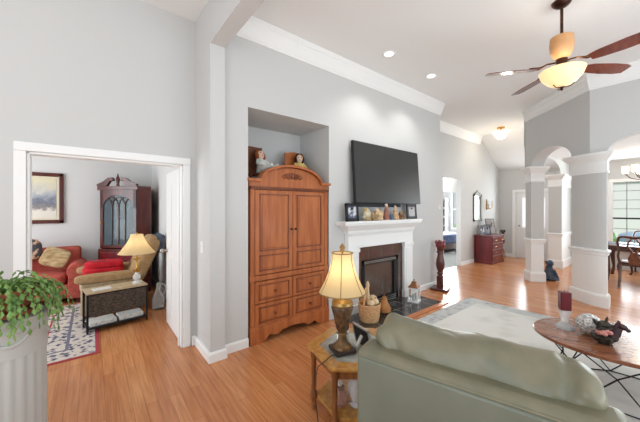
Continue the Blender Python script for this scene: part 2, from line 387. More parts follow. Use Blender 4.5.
# fireplace wall with armoire niche
w = MB().box(1.075, 1.363, VB, VB + .95, 0, ZC).box(2.553, 2.9, VB, VB + .95, 0, ZC).box(1.363, 2.553, VB, VB + .95, 2.68, ZC).box(1.363, 2.553, 3.69, VB + .95, 0, 2.68)
w.box(4.4, 5.51, VB, VB + .95, 0, ZC).box(2.9, 4.4, VB, VB + .95, 1.0, ZC).box(2.9, 4.4, VB + .6, VB + .95, 0, 1.0)
struct('wall_back', w, M['wall'])
# hall wall with bedroom opening
w = MB().box(5.4, 6.82, V2, V2 + .13, 0, ZC).box(7.77, 10.5, V2, V2 + .13, 0, ZC).box(6.82, 7.77, V2, V2 + .13, 2.335, ZC)
struct('wall_hall', w, M['wall'])
# entry / dining outer wall
w = MB().box(UE, UE + .15, 3.15, V2 + .1, 0, 2.9).box(UE, UE + .15, 2.2, 3.15, 2.04, 2.9).box(UE, UE + .15, 1.09, 2.2, 0, 2.9)
w.box(UE, UE + .15, -1.1, 1.09, 2.2, 2.9).box(UE, UE + .15, -1.1, 1.09, 0, .55).box(UE, UE + .15, -2.6, -1.1, 0, 2.9)
struct('wall_right', w, M['wall'])
struct('wall_dining', MB().box(6.36, UE + .15, -2.75, -2.6, 0, 2.95), M['wall'])
# study walls
struct('wall_study_back', MB().box(-3.2, 1.12, 7.0, 7.15, 0, 2.75), M['study_wall'])
struct('wall_study_right', MB().box(1.0, 1.07, VA + .12, 7.0, 0, 2.75), M['study_wall'])
struct('ceiling_study', MB().box(-3.2, 1.12, VA + .12, 7.15, 2.75, 2.85), M['ceil'])
# bedroom shell
struct('wall_bedroom_back', MB().box(5.5, 13.3, 8.9, 9.0, 0, 2.75), M['wall'])
w = MB().box(12.3, 12.4, V2 + .13, 5.5, 0, 2.75).box(12.3, 12.4, 6.08, 9.0, 0, 2.75).box(12.3, 12.4, 5.5, 6.08, 0, .7).box(12.3, 12.4, 5.5, 6.08, 2.3, 2.75)
struct('wall_bedroom_right', w, M['wall'])
struct('ceiling_bedroom', MB().box(5.5, 13.3, V2 + .13, 9.0, 2.75, 2.85), M['ceil'])
w = MB().box(8.05, 10.1, 4.55, 4.63, 2.06, 2.75).box(5.5, 8.05, 4.55, 4.63, 0, 2.75).box(10.1, 12.3, 4.55, 4.63, 0, 2.75)
struct('wall_bedroom_front', w, M['wall'])

point('vestibule_fill_point', (8.7, 4.05, 2.55), 24, (1, .97, .93), .1)  # added point light without a fixture, brightens the inner header
# --- arcade between living room, foyer and dining room
D1 = Vector((.7071, .7071)); N1 = Vector((.7071, -.7071))     # along the diagonal wall, and through it to the dining side
A0 = Vector((6.20, .86))                                       # outer corner of the near column
TH = .25; TW = .15
def dpt(a, t): return A0 + D1 * a + N1 * t
S0, S1, L1 = .38, 1.49, 1.69                                   # near jamb, far jamb, end of the diagonal wall
ZS = 2.42; RISE = .30
b = MB()
def arch_wall(b, p, nrm, s0, s1, e0, e1, zs, rise, ztop, n=20):
    """wall header from e0 to e1 with an elliptical arch cut between s0 and s1; p(s,t)->Vector2"""
    cx = (s0 + s1) / 2; a = (s1 - s0) / 2
    xs = [e0] + [cx - a * math.cos(PI * i / n) for i in range(n + 1)] + [e1]
    zb = [zs] + [zs + rise * math.sin(PI * i / n) for i in range(n + 1)] + [zs]
    rows = []
    for s_, z in zip(xs, zb):
        q = [p(s_, 0), p(s_, nrm)]
        rows.append([b.b.verts.new((q[0].x, q[0].y, z)), b.b.verts.new((q[1].x, q[1].y, z)), b.b.verts.new((q[1].x, q[1].y, ztop)), b.b.verts.new((q[0].x, q[0].y, ztop))])
    for r0, r1 in zip(rows, rows[1:]):
        for k in range(4): b.b.faces.new((r0[k], r0[(k + 1) % 4], r1[(k + 1) % 4], r1[k]))
    b.b.faces.new(rows[0][::-1]); b.b.faces.new(rows[-1])
def pcorner(s_, t):      # straight living-side wall along -y
    return Vector((6.20 + t, s_))
K = math.tan(math.radians(22.5)) * TW
arch_wall(b, dpt, TH, S0, S1, 0.0, L1, ZS, RISE, ZC)
arch_wall(b, pcorner, TW, -1.13, .67, -1.6, .86, ZS, RISE, ZC)
wp = [A0, pcorner(.86, TW), dpt(0, TH)]; b.prism([(p.x, p.y) for p in wp], ZS, ZC, 'z')
pf = lambda s_, t: Vector((s_, 2.1 - t))
arch_wall(b, pf, .25, 7.62, 9.40, 7.5, UE, ZS, RISE, 3.55 - .6)
# foyer header above the dining ceiling line closes up to the vault
b.prism([(7.46, 2.9), (7.46, ZC), (8.95, ZC), (10.38, 2.80), (10.38, 2.75)], 1.85, 2.1, 'y')
struct('wall_arcade', b, M['wall'])
def bez(a, c, d, n=8): return [a * (1 - t) ** 2 + c * 2 * t * (1 - t) + d * t * t for t in [i / n for i in range(n + 1)]]
colA = bez(pcorner(.67, 0), A0, dpt(S0, 0)) + [dpt(S0, TH), pcorner(.67, TW)]
colB = [dpt(S1, 0), dpt(L1, 0), Vector((7.62, 2.1)), Vector((7.62, 1.85)), dpt(S1, TH)]
colC = [Vector((9.40, 2.1)), Vector((UE, 2.1)), Vector((UE, 1.83)), Vector((9.40, 1.83))]
colD = [pcorner(-1.6, 0), pcorner(-1.13, 0), pcorner(-1.13, TW), pcorner(-1.6, TW)]
def ccw(P):
    a = sum(P[i].x * P[(i + 1) % len(P)].y - P[(i + 1) % len(P)].x * P[i].y for i in range(len(P)))
    return P if a > 0 else P[::-1]
for i, P in enumerate((colA, colB, colC, colD)):
    P = ccw(P)
    pl = [(p.x, p.y) for p in P]
    struct('wall_column_%d' % (i + 1), MB().prism(pl, .86, 2.12, 'z'), M['wall'])
    # white wainscot panel below, base, chair rail, tall capital above (profile pushed outwards)
    t = MB()
    t.prism(pl, 0, .86, 'z').prism(pl, 2.12, ZS, 'z')
    pr = pl
    def ring(prof): t.sweep(prof, pr, closed=True)
    ring([(0, 0), (.028, 0), (.028, .17), (.016, .2), (0, .2)])
    ring([(0, .80), (.018, .81), (.018, .85), (.036, .86), (.036, .885), (0, .9)])
    ring([(0, 2.10), (.018, 2.10), (.018, 2.14), (.012, 2.15), (.012, 2.28), (.03, 2.31), (.06, 2.35), (.085, 2.385), (.085, ZS), (0, ZS)])
    struct('trim_column_%d' % (i + 1), t, M['trim'])
# crown mouldings
def crown(path): return MB().sweep([(0, 3.425), (.014, 3.425), (.014, 3.45), (.022, 3.455), (.03, 3.50), (.05, 3.56), (.056, 3.60), (.066, 3.61), (.07, 3.64), (.07, ZC), (0, ZC)], path)
struct('trim_2', crown([(1.075, VB), (5.51, VB), (5.51, VB + .5)]), M['trim'])
struct('trim_3', crown([(5.51, V2), (8.95, V2)]), M['trim'])
e = dpt(L1, 0)
struct('trim_4', crown([(e.x, e.y), (A0.x, A0.y), (6.20, -1.9)]), M['trim'])
# baseboards
def basep(path): return MB().sweep([(0, 0), (.018, 0), (.018, .08), (.010, .10), (0, .10)], path)
struct('baseboard_left', basep([(-3.6, VA), (-.52, VA)]).sweep([(0, 0), (.018, 0), (.018, .08), (.01, .1), (0, .1)], [(.88, VA), (.925, VA), (.925, 2.915), (1.075, 2.915), (1.075, VB), (1.363, VB)]), M['trim'])
struct('baseboard_back', basep([(4.47, VB), (5.51, VB), (5.51, V2), (6.82, V2)]), M['trim'])
struct('baseboard_hall', basep([(7.77, V2), (UE, V2), (UE, 3.24)]), M['trim'])
struct('baseboard_study', basep([(-3.2, 7.0), (1.0, 7.0), (1.0, VA + .12)]), M['trim'])
# casing of the study opening
t = MB().box(.79, .865, VA - .02, VA, 0, 2.03).box(-.505, -.43, VA - .02, VA, 0, 2.03).box(-.505, .865, VA - .025, VA, 2.03, 2.105)
t.box(.77, .79, VA, VA + .12, 0, 2.03).box(-.43, -.41, VA, VA + .12, 0, 2.03).box(-.43, .79, VA, VA + .12, 2.01, 2.03)
t.box(.755, .77, VA + .06, VA + .09, 0, 2.01)
struct('trim_5', t, M['trim'], bevel=.006)
# open study door, folded back along the study wall
d = struct('door_1', MB().box(.79, .825, VA + .13, VA + .90, .01, 2.01), M['door'], bevel=.003)
for z0, z1 in ((.2, .9), (1.05, 1.85)):
    for y0, y1 in ((VA + .22, VA + .47), (VA + .56, VA + .81)):
        q = MB().box(.783, .79, y0, y1, z0, z1).build('door_panel', M['door'], d, bevel=.005)
q = MB().tube([(.79, VA + .84, .98), (.735, VA + .84, .98)], [.022, .012], 10).ell((.727, VA + .84, .98), (.026, .03, .03)).build('door_handle', M['nickel'], d, smooth=True)
for z in (.28, 1.14, 1.84): MB().box(.77, .79, VA + .10, VA + .14, z - .045, z + .045).build('hinge', M['nickel'], d)
# front entry door with a glass lite and its casing
d = struct('door_2', MB().box(UE + .05, UE + .09, 2.2, 3.15, .01, 2.04), M['door'])
MB().box(UE + .04, UE + .05, 2.42, 2.98, .95, 1.85).build('pane', mat('glowing_lite', (236, 242, 248), .1, emit=.6), d)  # pane emission stands in for daylight behind the glass
for y0, y1 in ((2.36, 2.62), (2.72, 2.98)): MB().box(UE + .04, UE + .05, y0, y1, .18, .78).build('door_panel', M['door'], d, bevel=.006)
MB().ell((UE + .02, 3.06, 1.0), .03).build('door_handle', M['nickel'], d, smooth=True)
t = MB().box(UE - .02, UE, 3.15, 3.235, 0, 2.04).box(UE - .02, UE, 2.205, 3.235, 2.04, 2.125)
struct('trim_6', t, M['trim'])
# dining window
wf = MB().box(UE - .03, UE + .05, 1.01, 1.09, .55, 2.2).box(UE - .03, UE + .05, -1.18, -1.1, .55, 2.2).box(UE - .03, UE + .05, -1.18, 1.09, 2.2, 2.28).box(UE - .05, UE + .05, -1.2, 1.12, .47, .55)
wf.box(UE, UE + .06, -.04, .04, .55, 2.2)
win = struct('window_1', wf, M['trim'])
mu = MB()
for y0, y1 in ((.04, 1.01), (-1.1, -.04)):
    for k in range(1, 4): mu.box(UE + .02, UE + .04, y0 + (y1 - y0) * k / 4 - .009, y0 + (y1 - y0) * k / 4 + .009, .55, 2.2)
    for z in (.78, 1.03, 1.53, 1.75, 1.98): mu.box(UE + .02, UE + .04, y0, y1, z - .009, z + .009)
mu.build('muntin', mat('grey_muntin', (168, 172, 174), .5), win)
MB().box(UE + .01, UE + .05, -1.1, 1.01, 1.27, 1.31).build('window_frame', mat('dark_sash', (40, 44, 50), .5), win)
# bedroom window
wf = MB().box(12.28, 12.34, 5.44, 5.5, .7, 2.3).box(12.28, 12.34, 6.08, 6.14, .7, 2.3).box(12.28, 12.34, 5.44, 6.14, 2.3, 2.36).box(12.27, 12.34, 5.42, 6.16, .62, .7).box(12.3, 12.34, 5.5, 6.08, 1.47, 1.52)
struct('window_2', wf, M['trim'])

# ------------------------------------------------------------------ outside the dining window
struct('lawn', MB().box(10.6, 40, -16, 16, -.35, -.3), M['lawn'])
r = thing('neighbouring_house', 'pale house across the lawn seen through the dining window', 'house', (24, 1, -.3))
MB().box(-2, 3, -8, 8, 0, 4.0).build('wall', M['housewall'], r)
MB().prism([(-2.4, 3.9), (3.4, 3.9), (.5, 6.4)], -8.4, 8.4, 'y').build('roof', M['roofing'], r)
for y in (-5, -1.5, 2.2, 5.4): MB().box(-2.05, -2, y - .5, y + .5, 1.1, 2.5).build('window', M['carpaint'], r)
def bush(x, y, rr, h, lab):
    o = MB().ell((0, 0, h / 2), (rr, rr, h / 2), noi=.35, nsc=3, seg=20, rings=12).build('shrub', M['greenery'], loc=(x, y, -.3), smooth=True)
    tag(o, lab, 'shrub', 'shrubs outside the dining window')
bush(14.6, 1.55, .3, .95, 'green shrub close outside the left side of the dining window')
bush(19.6, 2.6, .6, 2.8, 'taller green shrub in front of the pale house outside')
r = thing('parked_car', 'blue grey car parked outside beyond the dining window', 'car', (17, -.6, -.3))
MB().cushion((0, 0, .55), (1.7, 4.2, .75), p=5, noi=0).build('body', M['carpaint'], r, smooth=True)
MB().cushion((0, -.2, 1.05), (1.45, 2.3, .7), p=4, noi=0).build('cabin', M['screen'], r, smooth=True)
for sx in (-.75, .75):
    for sy in (-1.3, 1.3): MB().tube([(sx - .1, sy, .32), (sx + .1, sy, .32)], .32, 16).build('wheel', M['blackplastic'], r)

# ------------------------------------------------------------------ armoire
r = thing('armoire', 'tall honey pine armoire with arched top standing in the wall niche', 'armoire', (1.958, 3.0, 0))
HW = .565
MB().box(-HW, HW, .02, .62, .16, 1.84).build('body', M['armoire'], r, bevel=.004)
# cornice with arched pediment
top = [(-HW - .015, 1.80), (HW + .015, 1.80), (HW + .015, 1.86), (.44, 1.86)] + arc(0, 1.86, .43, .185, 0, PI, 24)[1:-1] + [(-.44, 1.86), (-HW - .015, 1.86)]
MB().box(-HW - .015, HW + .015, .06, .62, 1.835, 1.872).build('top_board', M['armoire'], r)
MB().prism(top, -.005, .06, 'y').build('pediment', M['armoire'], r, bevel=.003)
co = MB()
pth = [(-HW - .035, 1.872), (-.45, 1.872)] + [(x, z) for x, z in arc(0, 1.872, .44, .195, PI, 0, 24)] + [(.45, 1.872), (HW + .035, 1.872)]
for (x0, z0), (x1, z1) in zip(pth, pth[1:]):
    if abs(x1 - x0) + abs(z1 - z0) < 1e-4: continue
    co.prism([(x0, z0 - .016), (x1, z1 - .016), (x1, z1 + .014), (x0, z0 + .014)], -.045, .075, 'y')
co.build('cornice', M['armoire'], r)
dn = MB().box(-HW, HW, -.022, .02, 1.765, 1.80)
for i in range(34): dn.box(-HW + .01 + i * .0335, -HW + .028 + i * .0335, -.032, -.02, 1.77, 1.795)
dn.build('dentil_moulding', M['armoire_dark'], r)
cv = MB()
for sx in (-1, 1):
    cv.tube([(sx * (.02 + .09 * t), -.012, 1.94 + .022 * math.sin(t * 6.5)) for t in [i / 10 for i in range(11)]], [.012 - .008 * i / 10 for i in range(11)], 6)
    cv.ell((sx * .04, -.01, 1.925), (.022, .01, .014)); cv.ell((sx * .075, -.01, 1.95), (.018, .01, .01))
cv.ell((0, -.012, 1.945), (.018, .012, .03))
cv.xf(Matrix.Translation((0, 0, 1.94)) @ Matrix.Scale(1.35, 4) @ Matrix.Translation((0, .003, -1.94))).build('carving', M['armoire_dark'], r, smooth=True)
fs = MB()
for sx in (-1, 1): fs.box(sx * (HW - .025) - .025, sx * (HW - .025) + .025, -.012, .03, .2, 1.765)
fs.box(-HW - .01, HW + .01, -.02, .03, .715, .77)
fs.build('face_frame', M['armoire'], r, bevel=.004)
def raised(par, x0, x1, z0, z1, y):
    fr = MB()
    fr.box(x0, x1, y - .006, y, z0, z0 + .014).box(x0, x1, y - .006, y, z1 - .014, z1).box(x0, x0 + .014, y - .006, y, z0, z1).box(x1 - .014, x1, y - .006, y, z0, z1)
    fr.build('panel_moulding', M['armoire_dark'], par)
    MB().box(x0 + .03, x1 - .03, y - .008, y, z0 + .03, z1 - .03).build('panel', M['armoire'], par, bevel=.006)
for sx in (-1, 1):
    x0, x1 = (-HW + .055, -.003) if sx < 0 else (.003, HW - .055)
    dr = MB().box(x0, x1, -.012, .03, .78, 1.76).build('door', M['armoire'], r, bevel=.003)
    raised(dr, x0 + .055, x1 - .055, 1.05, 1.715, -.012); raised(dr, x0 + .055, x1 - .055, .82, 1.005, -.012)
    MB().tube([(sx * .03, -.012, 1.29), (sx * .03, -.035, 1.29)], .006).ell((sx * .03, -.04, 1.29), .015).build('knob', M['bronze'], dr, smooth=True)
    for z0, z1 in ((.45, .70), (.19, .44)):
        dw = MB().box(x0, x1, -.012, .03, z0, z1).build('drawer', M['armoire'], r, bevel=.003)
        raised(dw, x0 + .05, x1 - .05, z0 + .035, z1 - .035, -.012)
        xm = (x0 + x1) / 2
        MB().tube([(xm, -.018, (z0 + z1) / 2), (xm, -.04, (z0 + z1) / 2)], .007).ell((xm, -.045, (z0 + z1) / 2), .018).build('knob', M['armoire_dark'], dw, smooth=True)
# plinth with scalloped apron
ap = [(-HW - .012, 0), (-HW + .14, 0)] + [(-.38, .03), (-.33, .075), (-.28, .055), (-.22, .05), (-.16, .085), (0, .10), (.16, .085), (.22, .05), (.28, .055), (.33, .075), (.38, .03)] + [(HW - .14, 0), (HW + .012, 0), (HW + .012, .17), (-HW - .012, .17)]
pl = MB().prism(ap, -.035, 0, 'y').box(-HW - .012, -HW + .012, 0, .6, 0, .17).box(HW - .012, HW + .012, 0, .6, 0, .17).box(-HW - .012, HW + .012, -.028, .6, .165, .2)
pl.build('plinth', M['armoire'], r, bevel=.004)

# dolls on small wooden chairs on top of the armoire
def doll_chair(x, y, z, label, w, h, arched, m, rz):
    r = thing('doll_chair', label, 'toy chair', (x, y, z), rz, 'doll chairs on the armoire')
    for sx in (-1, 1):
        for sy in (0, 1):
            MB().box(sx * w / 2 - .012, sx * w / 2 + .012, -.10 + sy * .18, -.076 + sy * .18, 0, h if sy else .12).build('leg', m, r)
    MB().box(-w / 2, w / 2, -.1, .1, .10, .12).build('seat', m, r)
    pts = [(-w / 2, .14), (w / 2, .14), (w / 2, h - .03)] + (arc(0, h - .03, w / 2, .05, 0, PI, 10)[1:-1] if arched else [(w / 2 - .03, h), (-w / 2 + .03, h)]) + [(-w / 2, h - .03)]
    MB().prism(pts, .085, .10, 'y').build('backrest', m, r)
    return r
def doll(x, y, z, rz, label, hair, dress, tilt, s=1.0):
    r = thing('doll', label, 'doll', (x, y, z), rz, 'dolls on the armoire')
    T = Matrix.Translation((0, 0, 0)) @ Matrix.Scale(s, 4) @ Matrix.Rotation(tilt, 4, 'X')
    MB().lathe([(.075, 0), (.07, .04), (.052, .10), (.045, .14), (.025, .16), (.02, .175)], seg=16).ell((0, -.07, .02), (.075, .10, .035), noi=.2).xf(T).build('dress', dress, r, smooth=True)
    b = MB().ell((0, -.005, .215), (.042, .042, .05)).tube([(0, 0, .15), (0, 0, .19)], .016)
    b.ell((0, -.047, .21), (.007, .008, .007))
    b.xf(T).build('head', M['skin'], r, smooth=True)
    for sx in (-1, 1): MB().ell((sx * .016, -.043, .222), (.005, .004, .006)).xf(T).build('eye', M['blackhair'], r)
    MB().ell((0, -.042, .192), (.01, .004, .004)).xf(T).build('mouth', M['candle'], r)
    h = MB().ell((0, .012, .228), (.052, .046, .052), noi=.25, nsc=9)
    for sx in (-1, 1): h.ell((sx * .042, .0, .2), (.018, .03, .04), noi=.2, nsc=9)
    h.xf(T).build('hair', hair, r, smooth=True)
    for sx in (-1, 1):
        MB().tube([(sx * .04, 0, .15), (sx * .075, -.03, .10), (sx * .06, -.075, .06)], [.02, .017, .013], 8).xf(T).build('arm', dress, r, smooth=True)
        MB().ell((sx * .058, -.085, .055), (.012, .014, .012)).xf(T).build('hand', M['skin'], r, smooth=True)
        MB().tube([(sx * .03, -.12, .015), (sx * .035, -.19, .0)], [.018, .014], 8).ell((sx * .036, -.205, .008), (.016, .024, .016)).xf(T).build('leg', M['whitecloth'], r, smooth=True)
    return r
M['chairwood'] = mat('toy_chair_wood', (120, 66, 34), .5, c2=(92, 48, 24), scale=6)
M['chairorange'] = mat('toy_chair_orange_wood', (190, 110, 50), .5, c2=(166, 90, 38), scale=6)
TOPZ = 1.8725
doll_chair(1.67, 3.42, TOPZ, 'dark brown toy chair with square back at left on the armoire', .26, .49, False, M['chairwood'], .1)
doll_chair(2.30, 3.40, TOPZ, 'orange wood toy chair with posts at right on the armoire', .28, .47, True, M['chairorange'], -.1)
doll(1.735, 3.34, TOPZ + .125, .12, 'red haired doll in white dress on the left toy chair', M['redhair'], M['whitecloth'], -.30, 1.2)
doll(2.315, 3.36, TOPZ + .125, -.4, 'black haired doll in yellow dress on the right toy chair', M['blackhair'], M['yellowcloth'], -.05, 1.2)

# ------------------------------------------------------------------ fireplace
r = thing('fireplace', 'white mantel fireplace with brown tile surround and black tiled hearth', 'fireplace', (3.63, VB, 0))
X0, X1 = -.78, .81
sh = MB().box(-.965, .90, -.215, 0, 1.325, 1.36).box(-.95, .885, -.2, 0, 1.30, 1.325)
sh.build('mantel_shelf', M['trim'], r, bevel=.006)
bm_ = MB().sweep([(0, 1.18), (.02, 1.18), (.03, 1.22), (.07, 1.26), (.105, 1.30), (0, 1.30)], [(X0, 0), (X0, -.075), (X1, -.075), (X1, 0)])
for i in range(44): bm_.box(X0 + .01 + i * .036, X0 + .03 + i * .036, -.10, -.07, 1.14, 1.178)
bm_.build('crown_moulding', M['trim'], r)
MB().box(X0, X1, -.075, 0, .965, 1.19).build('frieze', M['trim'], r, bevel=.004)
MB().box(-.56 - .04, .565 + .04, -.085, -.07, .965, 1.0).build('inner_moulding', M['trim'], r, bevel=.004)
for sx, x0, x1 in ((0, X0, -.56), (1, .565, X1)):
    p = MB().box(x0, x1, -.075, 0, 0, .97).box(x0 - .012, x1 + .012, -.09, 0, 0, .14).box(x0 - .012, x1 + .012, -.09, 0, .90, .955).box(x0 + .05, x1 - .05, -.083, -.07, .18, .86)
    p.build('pilaster', M['trim'], r, bevel=.004)
ts = MB().box(-.56, -.46, -.03, .0, 0, .965).box(.43, .565, -.03, 0, 0, .965).box(-.46, .43, -.03, 0, .755, .965)
ts.build('tile_surround', M['surroundtile'], r)
fbx = MB().box(-.46, .43, .5, .54, .02, .755).box(-.46, -.43, .0, .5, .02, .755).box(.40, .43, .0, .5, .02, .755).box(-.46, .43, 0, .5, .735, .755).box(-.46, .43, 0, .5, .005, .03)
fbx.build('firebox', M['brick_in'], r)
ff = MB().box(-.46, .43, -.045, .02, .68, .755).box(-.46, .43, -.045, .02, .02, .14).box(-.46, -.40, -.045, .02, .02, .755).box(.31, .43, -.045, .02, .02, .755)
fr = ff.build('firebox_frame', M['black'], r, bevel=.004)
gr = MB()
for k in range(3): gr.box(-.40, .36, -.052, -.044, .045 + k * .03, .058 + k * .03)
for k in range(2): gr.box(-.42, .36, -.052, -.044, .70 + k * .022, .71 + k * .022)
gr.build('louvre', M['nickel'], fr)
MB().box(-.40, .31, -.01, -.004, .14, .68).build('glass', M['fireglass'], r)
lg = MB()
for (a, c, q) in (((-.3, .2, .1), (.25, .16, .13), .055), ((-.25, .28, .16), (.2, .3, .2), .05), ((-.1, .12, .18), (.12, .32, .27), .04), ((.15, .12, .17), (-.12, .3, .3), .035)):
    lg.tube([a, [(a[i] + c[i]) / 2 + (.01 if i == 2 else 0) for i in range(3)], c], [q, q * 1.1, q * .9], 10)
lg.build('logs', M['log'], r, smooth=True)
MB().box(-.95, .83, -.605, -.091, .001, .018).box(-.55, .56, -.091, -.031, .001, .018).build('hearth', M['hearthtile'], r)
hb = MB().sweep([(0, 0), (.075, 0), (.075, .015), (.01, .022), (0, .022)], [(-.95, -.09), (-.95, -.605), (.83, -.605), (.83, -.09)])
hb.build('hearth_border', mat('orange_oak_border', (190, 118, 74), .3), r)

# tv
r = thing('television', 'large black flat television mounted above the mantel', 'television', (3.755, VB, 2.075))
Rt = RX(math.radians(-4))
R4 = Rt.to_4x4()
T = Matrix.Translation((0, -.09, 0)) @ R4
MB().cbox((0, 0, 0), (1.645, .045, .915)).xf(T).build('bezel', M['blackplastic'], r, bevel=.004)
MB().cbox((0, -.0245, .004), (1.625, .004, .89)).xf(T).build('screen', M['screen'], r)
MB().cbox((0, .0, 0), (.5, .05, .35)).xf(Matrix.Translation((0, -.04, 0))).build('wall_mount', M['black'], r)
o = MB().cbox((0, 0, 0), (1.1, .07, .06)).build('soundbar', mat('charcoal_cloth', (52, 54, 58), .8), loc=(3.55, VB - .037, 1.595), bevel=.01)
tag(o, 'slim dark soundbar on the wall under the television', 'soundbar')
# mantel frames and figurines
def photo_frame(x, y, z, w, h, rz, lean, label, m, pm, grp, bar=.025):
    r = thing('photo_frame', label, 'photo frame', (x, y, z), rz, grp)
    Lm = Matrix.Rotation(-lean, 4, 'X')
    MB().box(-w / 2, -w / 2 + bar, -.008, .008, 0, h).box(w / 2 - bar, w / 2, -.008, .008, 0, h).box(-w / 2, w / 2, -.008, .008, 0, bar).box(-w / 2, w / 2, -.008, .008, h - bar, h).xf(Lm).build('frame', m, r)
    MB().box(-w / 2 + bar * .8, w / 2 - bar * .8, -.002, .004, bar * .8, h - bar * .8).xf(Lm).build('picture', pm, r)
    pz = h * .75
    MB().prism([(.0, pz), (.008, pz), (.1 - math.sin(lean) * pz * 0, 0.0), (.09, 0)], -.015, .015, 'x').build('easel', m, r)
    return r
M['photoblue'] = mat('blue_photo', (206, 208, 212), .3, c2=(74, 82, 108), scale=6, contrast=(.48, .54))
M['photogrey'] = mat('pale_photo', (176, 172, 170), .3, c2=(140, 134, 134), scale=7)
photo_frame(2.875, 2.855, 1.361, .27, .255, .06, .08, 'black framed photo with blue figure at left end of mantel', M['black'], M['photoblue'], 'mantel photo frames', .045)
photo_frame(4.335, 2.86, 1.361, .27, .255, -.05, .08, 'black framed pale photo at right end of mantel', M['black'], M['photogrey'], 'mantel photo frames', .045)
def figurine(x, y, h, wd, c, cap, label, kind):
    r = thing('figurine', label, 'figurine', (x, y, 1.366), 0, 'mantel figurines')
    if kind == 'stand':
        MB().lathe([(wd, 0), (wd * .95, .02), (wd * .7, h * .45), (wd * .55, h * .65), (wd * .3, h * .74)], seg=14).build('robe', c, r, smooth=True)
        MB().ell((0, -.002, h * .84), (h * .09, h * .09, h * .11)).build('head', M['skin'], r, smooth=True)
        MB().ell((0, .008, h * .9), (h * .10, h * .10, h * .10)).build('hood', cap, r, smooth=True)
    else:
        MB().ell((0, 0, h * .45), (wd, wd * .75, h * .45), noi=.35, nsc=3).build('body', c, r, smooth=True)
        MB().ell((-wd * .5, -.01, h * .78), (wd * .4, wd * .4, h * .24)).build('head', cap, r, smooth=True)
        for sx in (-.5, .4): MB().ell((sx * wd, -.03, h * .12), (wd * .3, .03, h * .14)).build('foot', cap, r, smooth=True)
C = lambda n, c: mat(n, c, .6, c2=tuple(int(v * .75) for v in c), scale=20)
figurine(3.17, 2.86, .19, .07, C('ivory_glaze', (226, 214, 184)), C('gold_glaze', (196, 160, 96)), 'white and gold crouching figurine beside the left mantel photo', 'crouch')
figurine(3.30, 2.84, .12, .06, C('olive_glaze', (170, 140, 100)), C('tan_glaze', (186, 150, 110)), 'small brown crouching figurine, second from left on mantel', 'crouch')
figurine(3.44, 2.86, .175, .085, C('peach_glaze', (222, 190, 146)), C('peach_light', (232, 206, 170)), 'round peach coloured figurine left of the tall red one', 'crouch')
figurine(3.63, 2.86, .26, .055, C('red_cream_glaze', (172, 112, 92)), C('white_hood', (226, 214, 204)), 'tallest red robed figurine in the middle of the mantel', 'stand')
figurine(3.735, 2.83, .13, .042, C('blue_glaze', (104, 124, 152)), C('blue_hood', (146, 160, 180)), 'small blue robed figurine right of the tall red one', 'stand')
figurine(3.86, 2.86, .225, .065, C('apricot_glaze', (224, 184, 138)), C('apricot_hood', (236, 204, 164)), 'tall apricot robed figurine right of the blue one', 'stand')
figurine(4.03, 2.86, .13, .07, C('brown_glaze', (132, 100, 74)), C('straw_glaze', (186, 154, 112)), 'small brown figurine nearest the right mantel photo', 'crouch')

# lantern on the hearth
HZ = .02
r = thing('lantern', 'white square lantern with brown roof on the black hearth', 'lantern', (4.125, 2.685, HZ), .3)
MB().box(-.085, .085, -.085, .085, 0, .03).box(-.075, .075, -.075, .075, .215, .235).build('base', M['trim'], r)
for sx in (-1, 1):
    for sy in (-1, 1): MB().box(sx * .07 - .009, sx * .07 + .009, sy * .07 - .009, sy * .07 + .009, .03, .215).build('post', M['trim'], r)
MB().box(-.06, .06, -.06, .06, .035, .21).build('glass', M['glass'], r)
MB().tube([(0, 0, .035), (0, 0, .12)], .028, 12).build('candle', M['trim'], r)
MB().lathe([(.115, .235), (.10, .25), (.055, .295), (.05, .30), (.045, .325), (.0, .33)], seg=4, a0=PI / 4).build('roof', M['oakdark'], r)
MB().tube([(.03 * math.cos(a), 0, .335 + .03 * math.sin(a)) for a in [PI * i / 8 for i in range(9)]], .004, 6).build('handle', M['bronze'], r)

# wicker basket with gourds and a tall gourd-necked handle
r = thing('wicker_basket', 'pale wicker basket heaped with gourds on the hearth', 'basket', (2.96, 2.62, HZ), .5)
MB().lathe([(.115, 0), (.13, .06), (.138, .16), (.145, .22), (.137, .225), (.128, .18), (.105, .03), (0.0, .025)], seg=28, mod=lambda a, z: 1 + .035 * (1 if int(a * 14 / PI + z * 30) % 2 else 0)).xf(Matrix.Scale(1.05, 4)).build('body', M['basket'], r, smooth=True)
MB().tube([(.135 * math.cos(a), .04, .17 + .26 * math.sin(a)) for a in [PI * i / 14 for i in range(15)]], .014, 8).build('handle', M['basket'], r, smooth=True)
gl = [(-.085, -.04, .262, .052, 'round cream gourd at the left rim of the basket', 'gourdw'), (.005, -.078, .258, .052, 'round cream gourd at the front of the basket', 'gourdw'), (.088, -.028, .272, .058, 'largest cream gourd at the right of the basket', 'gourdw'), (-.035, .075, .262, .05, 'ochre gourd at the back of the basket', 'gourdo')]
for (x, y, z, q, lab, mk) in gl:
    p = Vector((2.96, 2.62, HZ)) + RZ(.5) @ Vector((x, y, z))
    g = thing('gourd', lab, 'gourd', p, 0, 'gourds in the basket')
    MB().ell((0, 0, 0), (q, q, q * .85), noi=.05).build('body', M[mk], g, smooth=True)
    MB().tube([(0, 0, q * .8), (.01, 0, q * 1.15)], [.01, .006], 6).build('stem', M['oakdark'], g)
p = Vector((2.96, 2.62, HZ)) + RZ(.5) @ Vector((.012, .025, .24))
g = thing('gourd', 'tall bottle gourd with upright neck in the middle of the basket', 'gourd', p, 0, 'gourds in the basket')
MB().lathe([(.022, 0), (.036, .03), (.034, .08), (.022, .13), (.018, .19), (.026, .235), (.016, .27), (.0, .29)], seg=16).build('body', M['gourdw'], g, smooth=True)
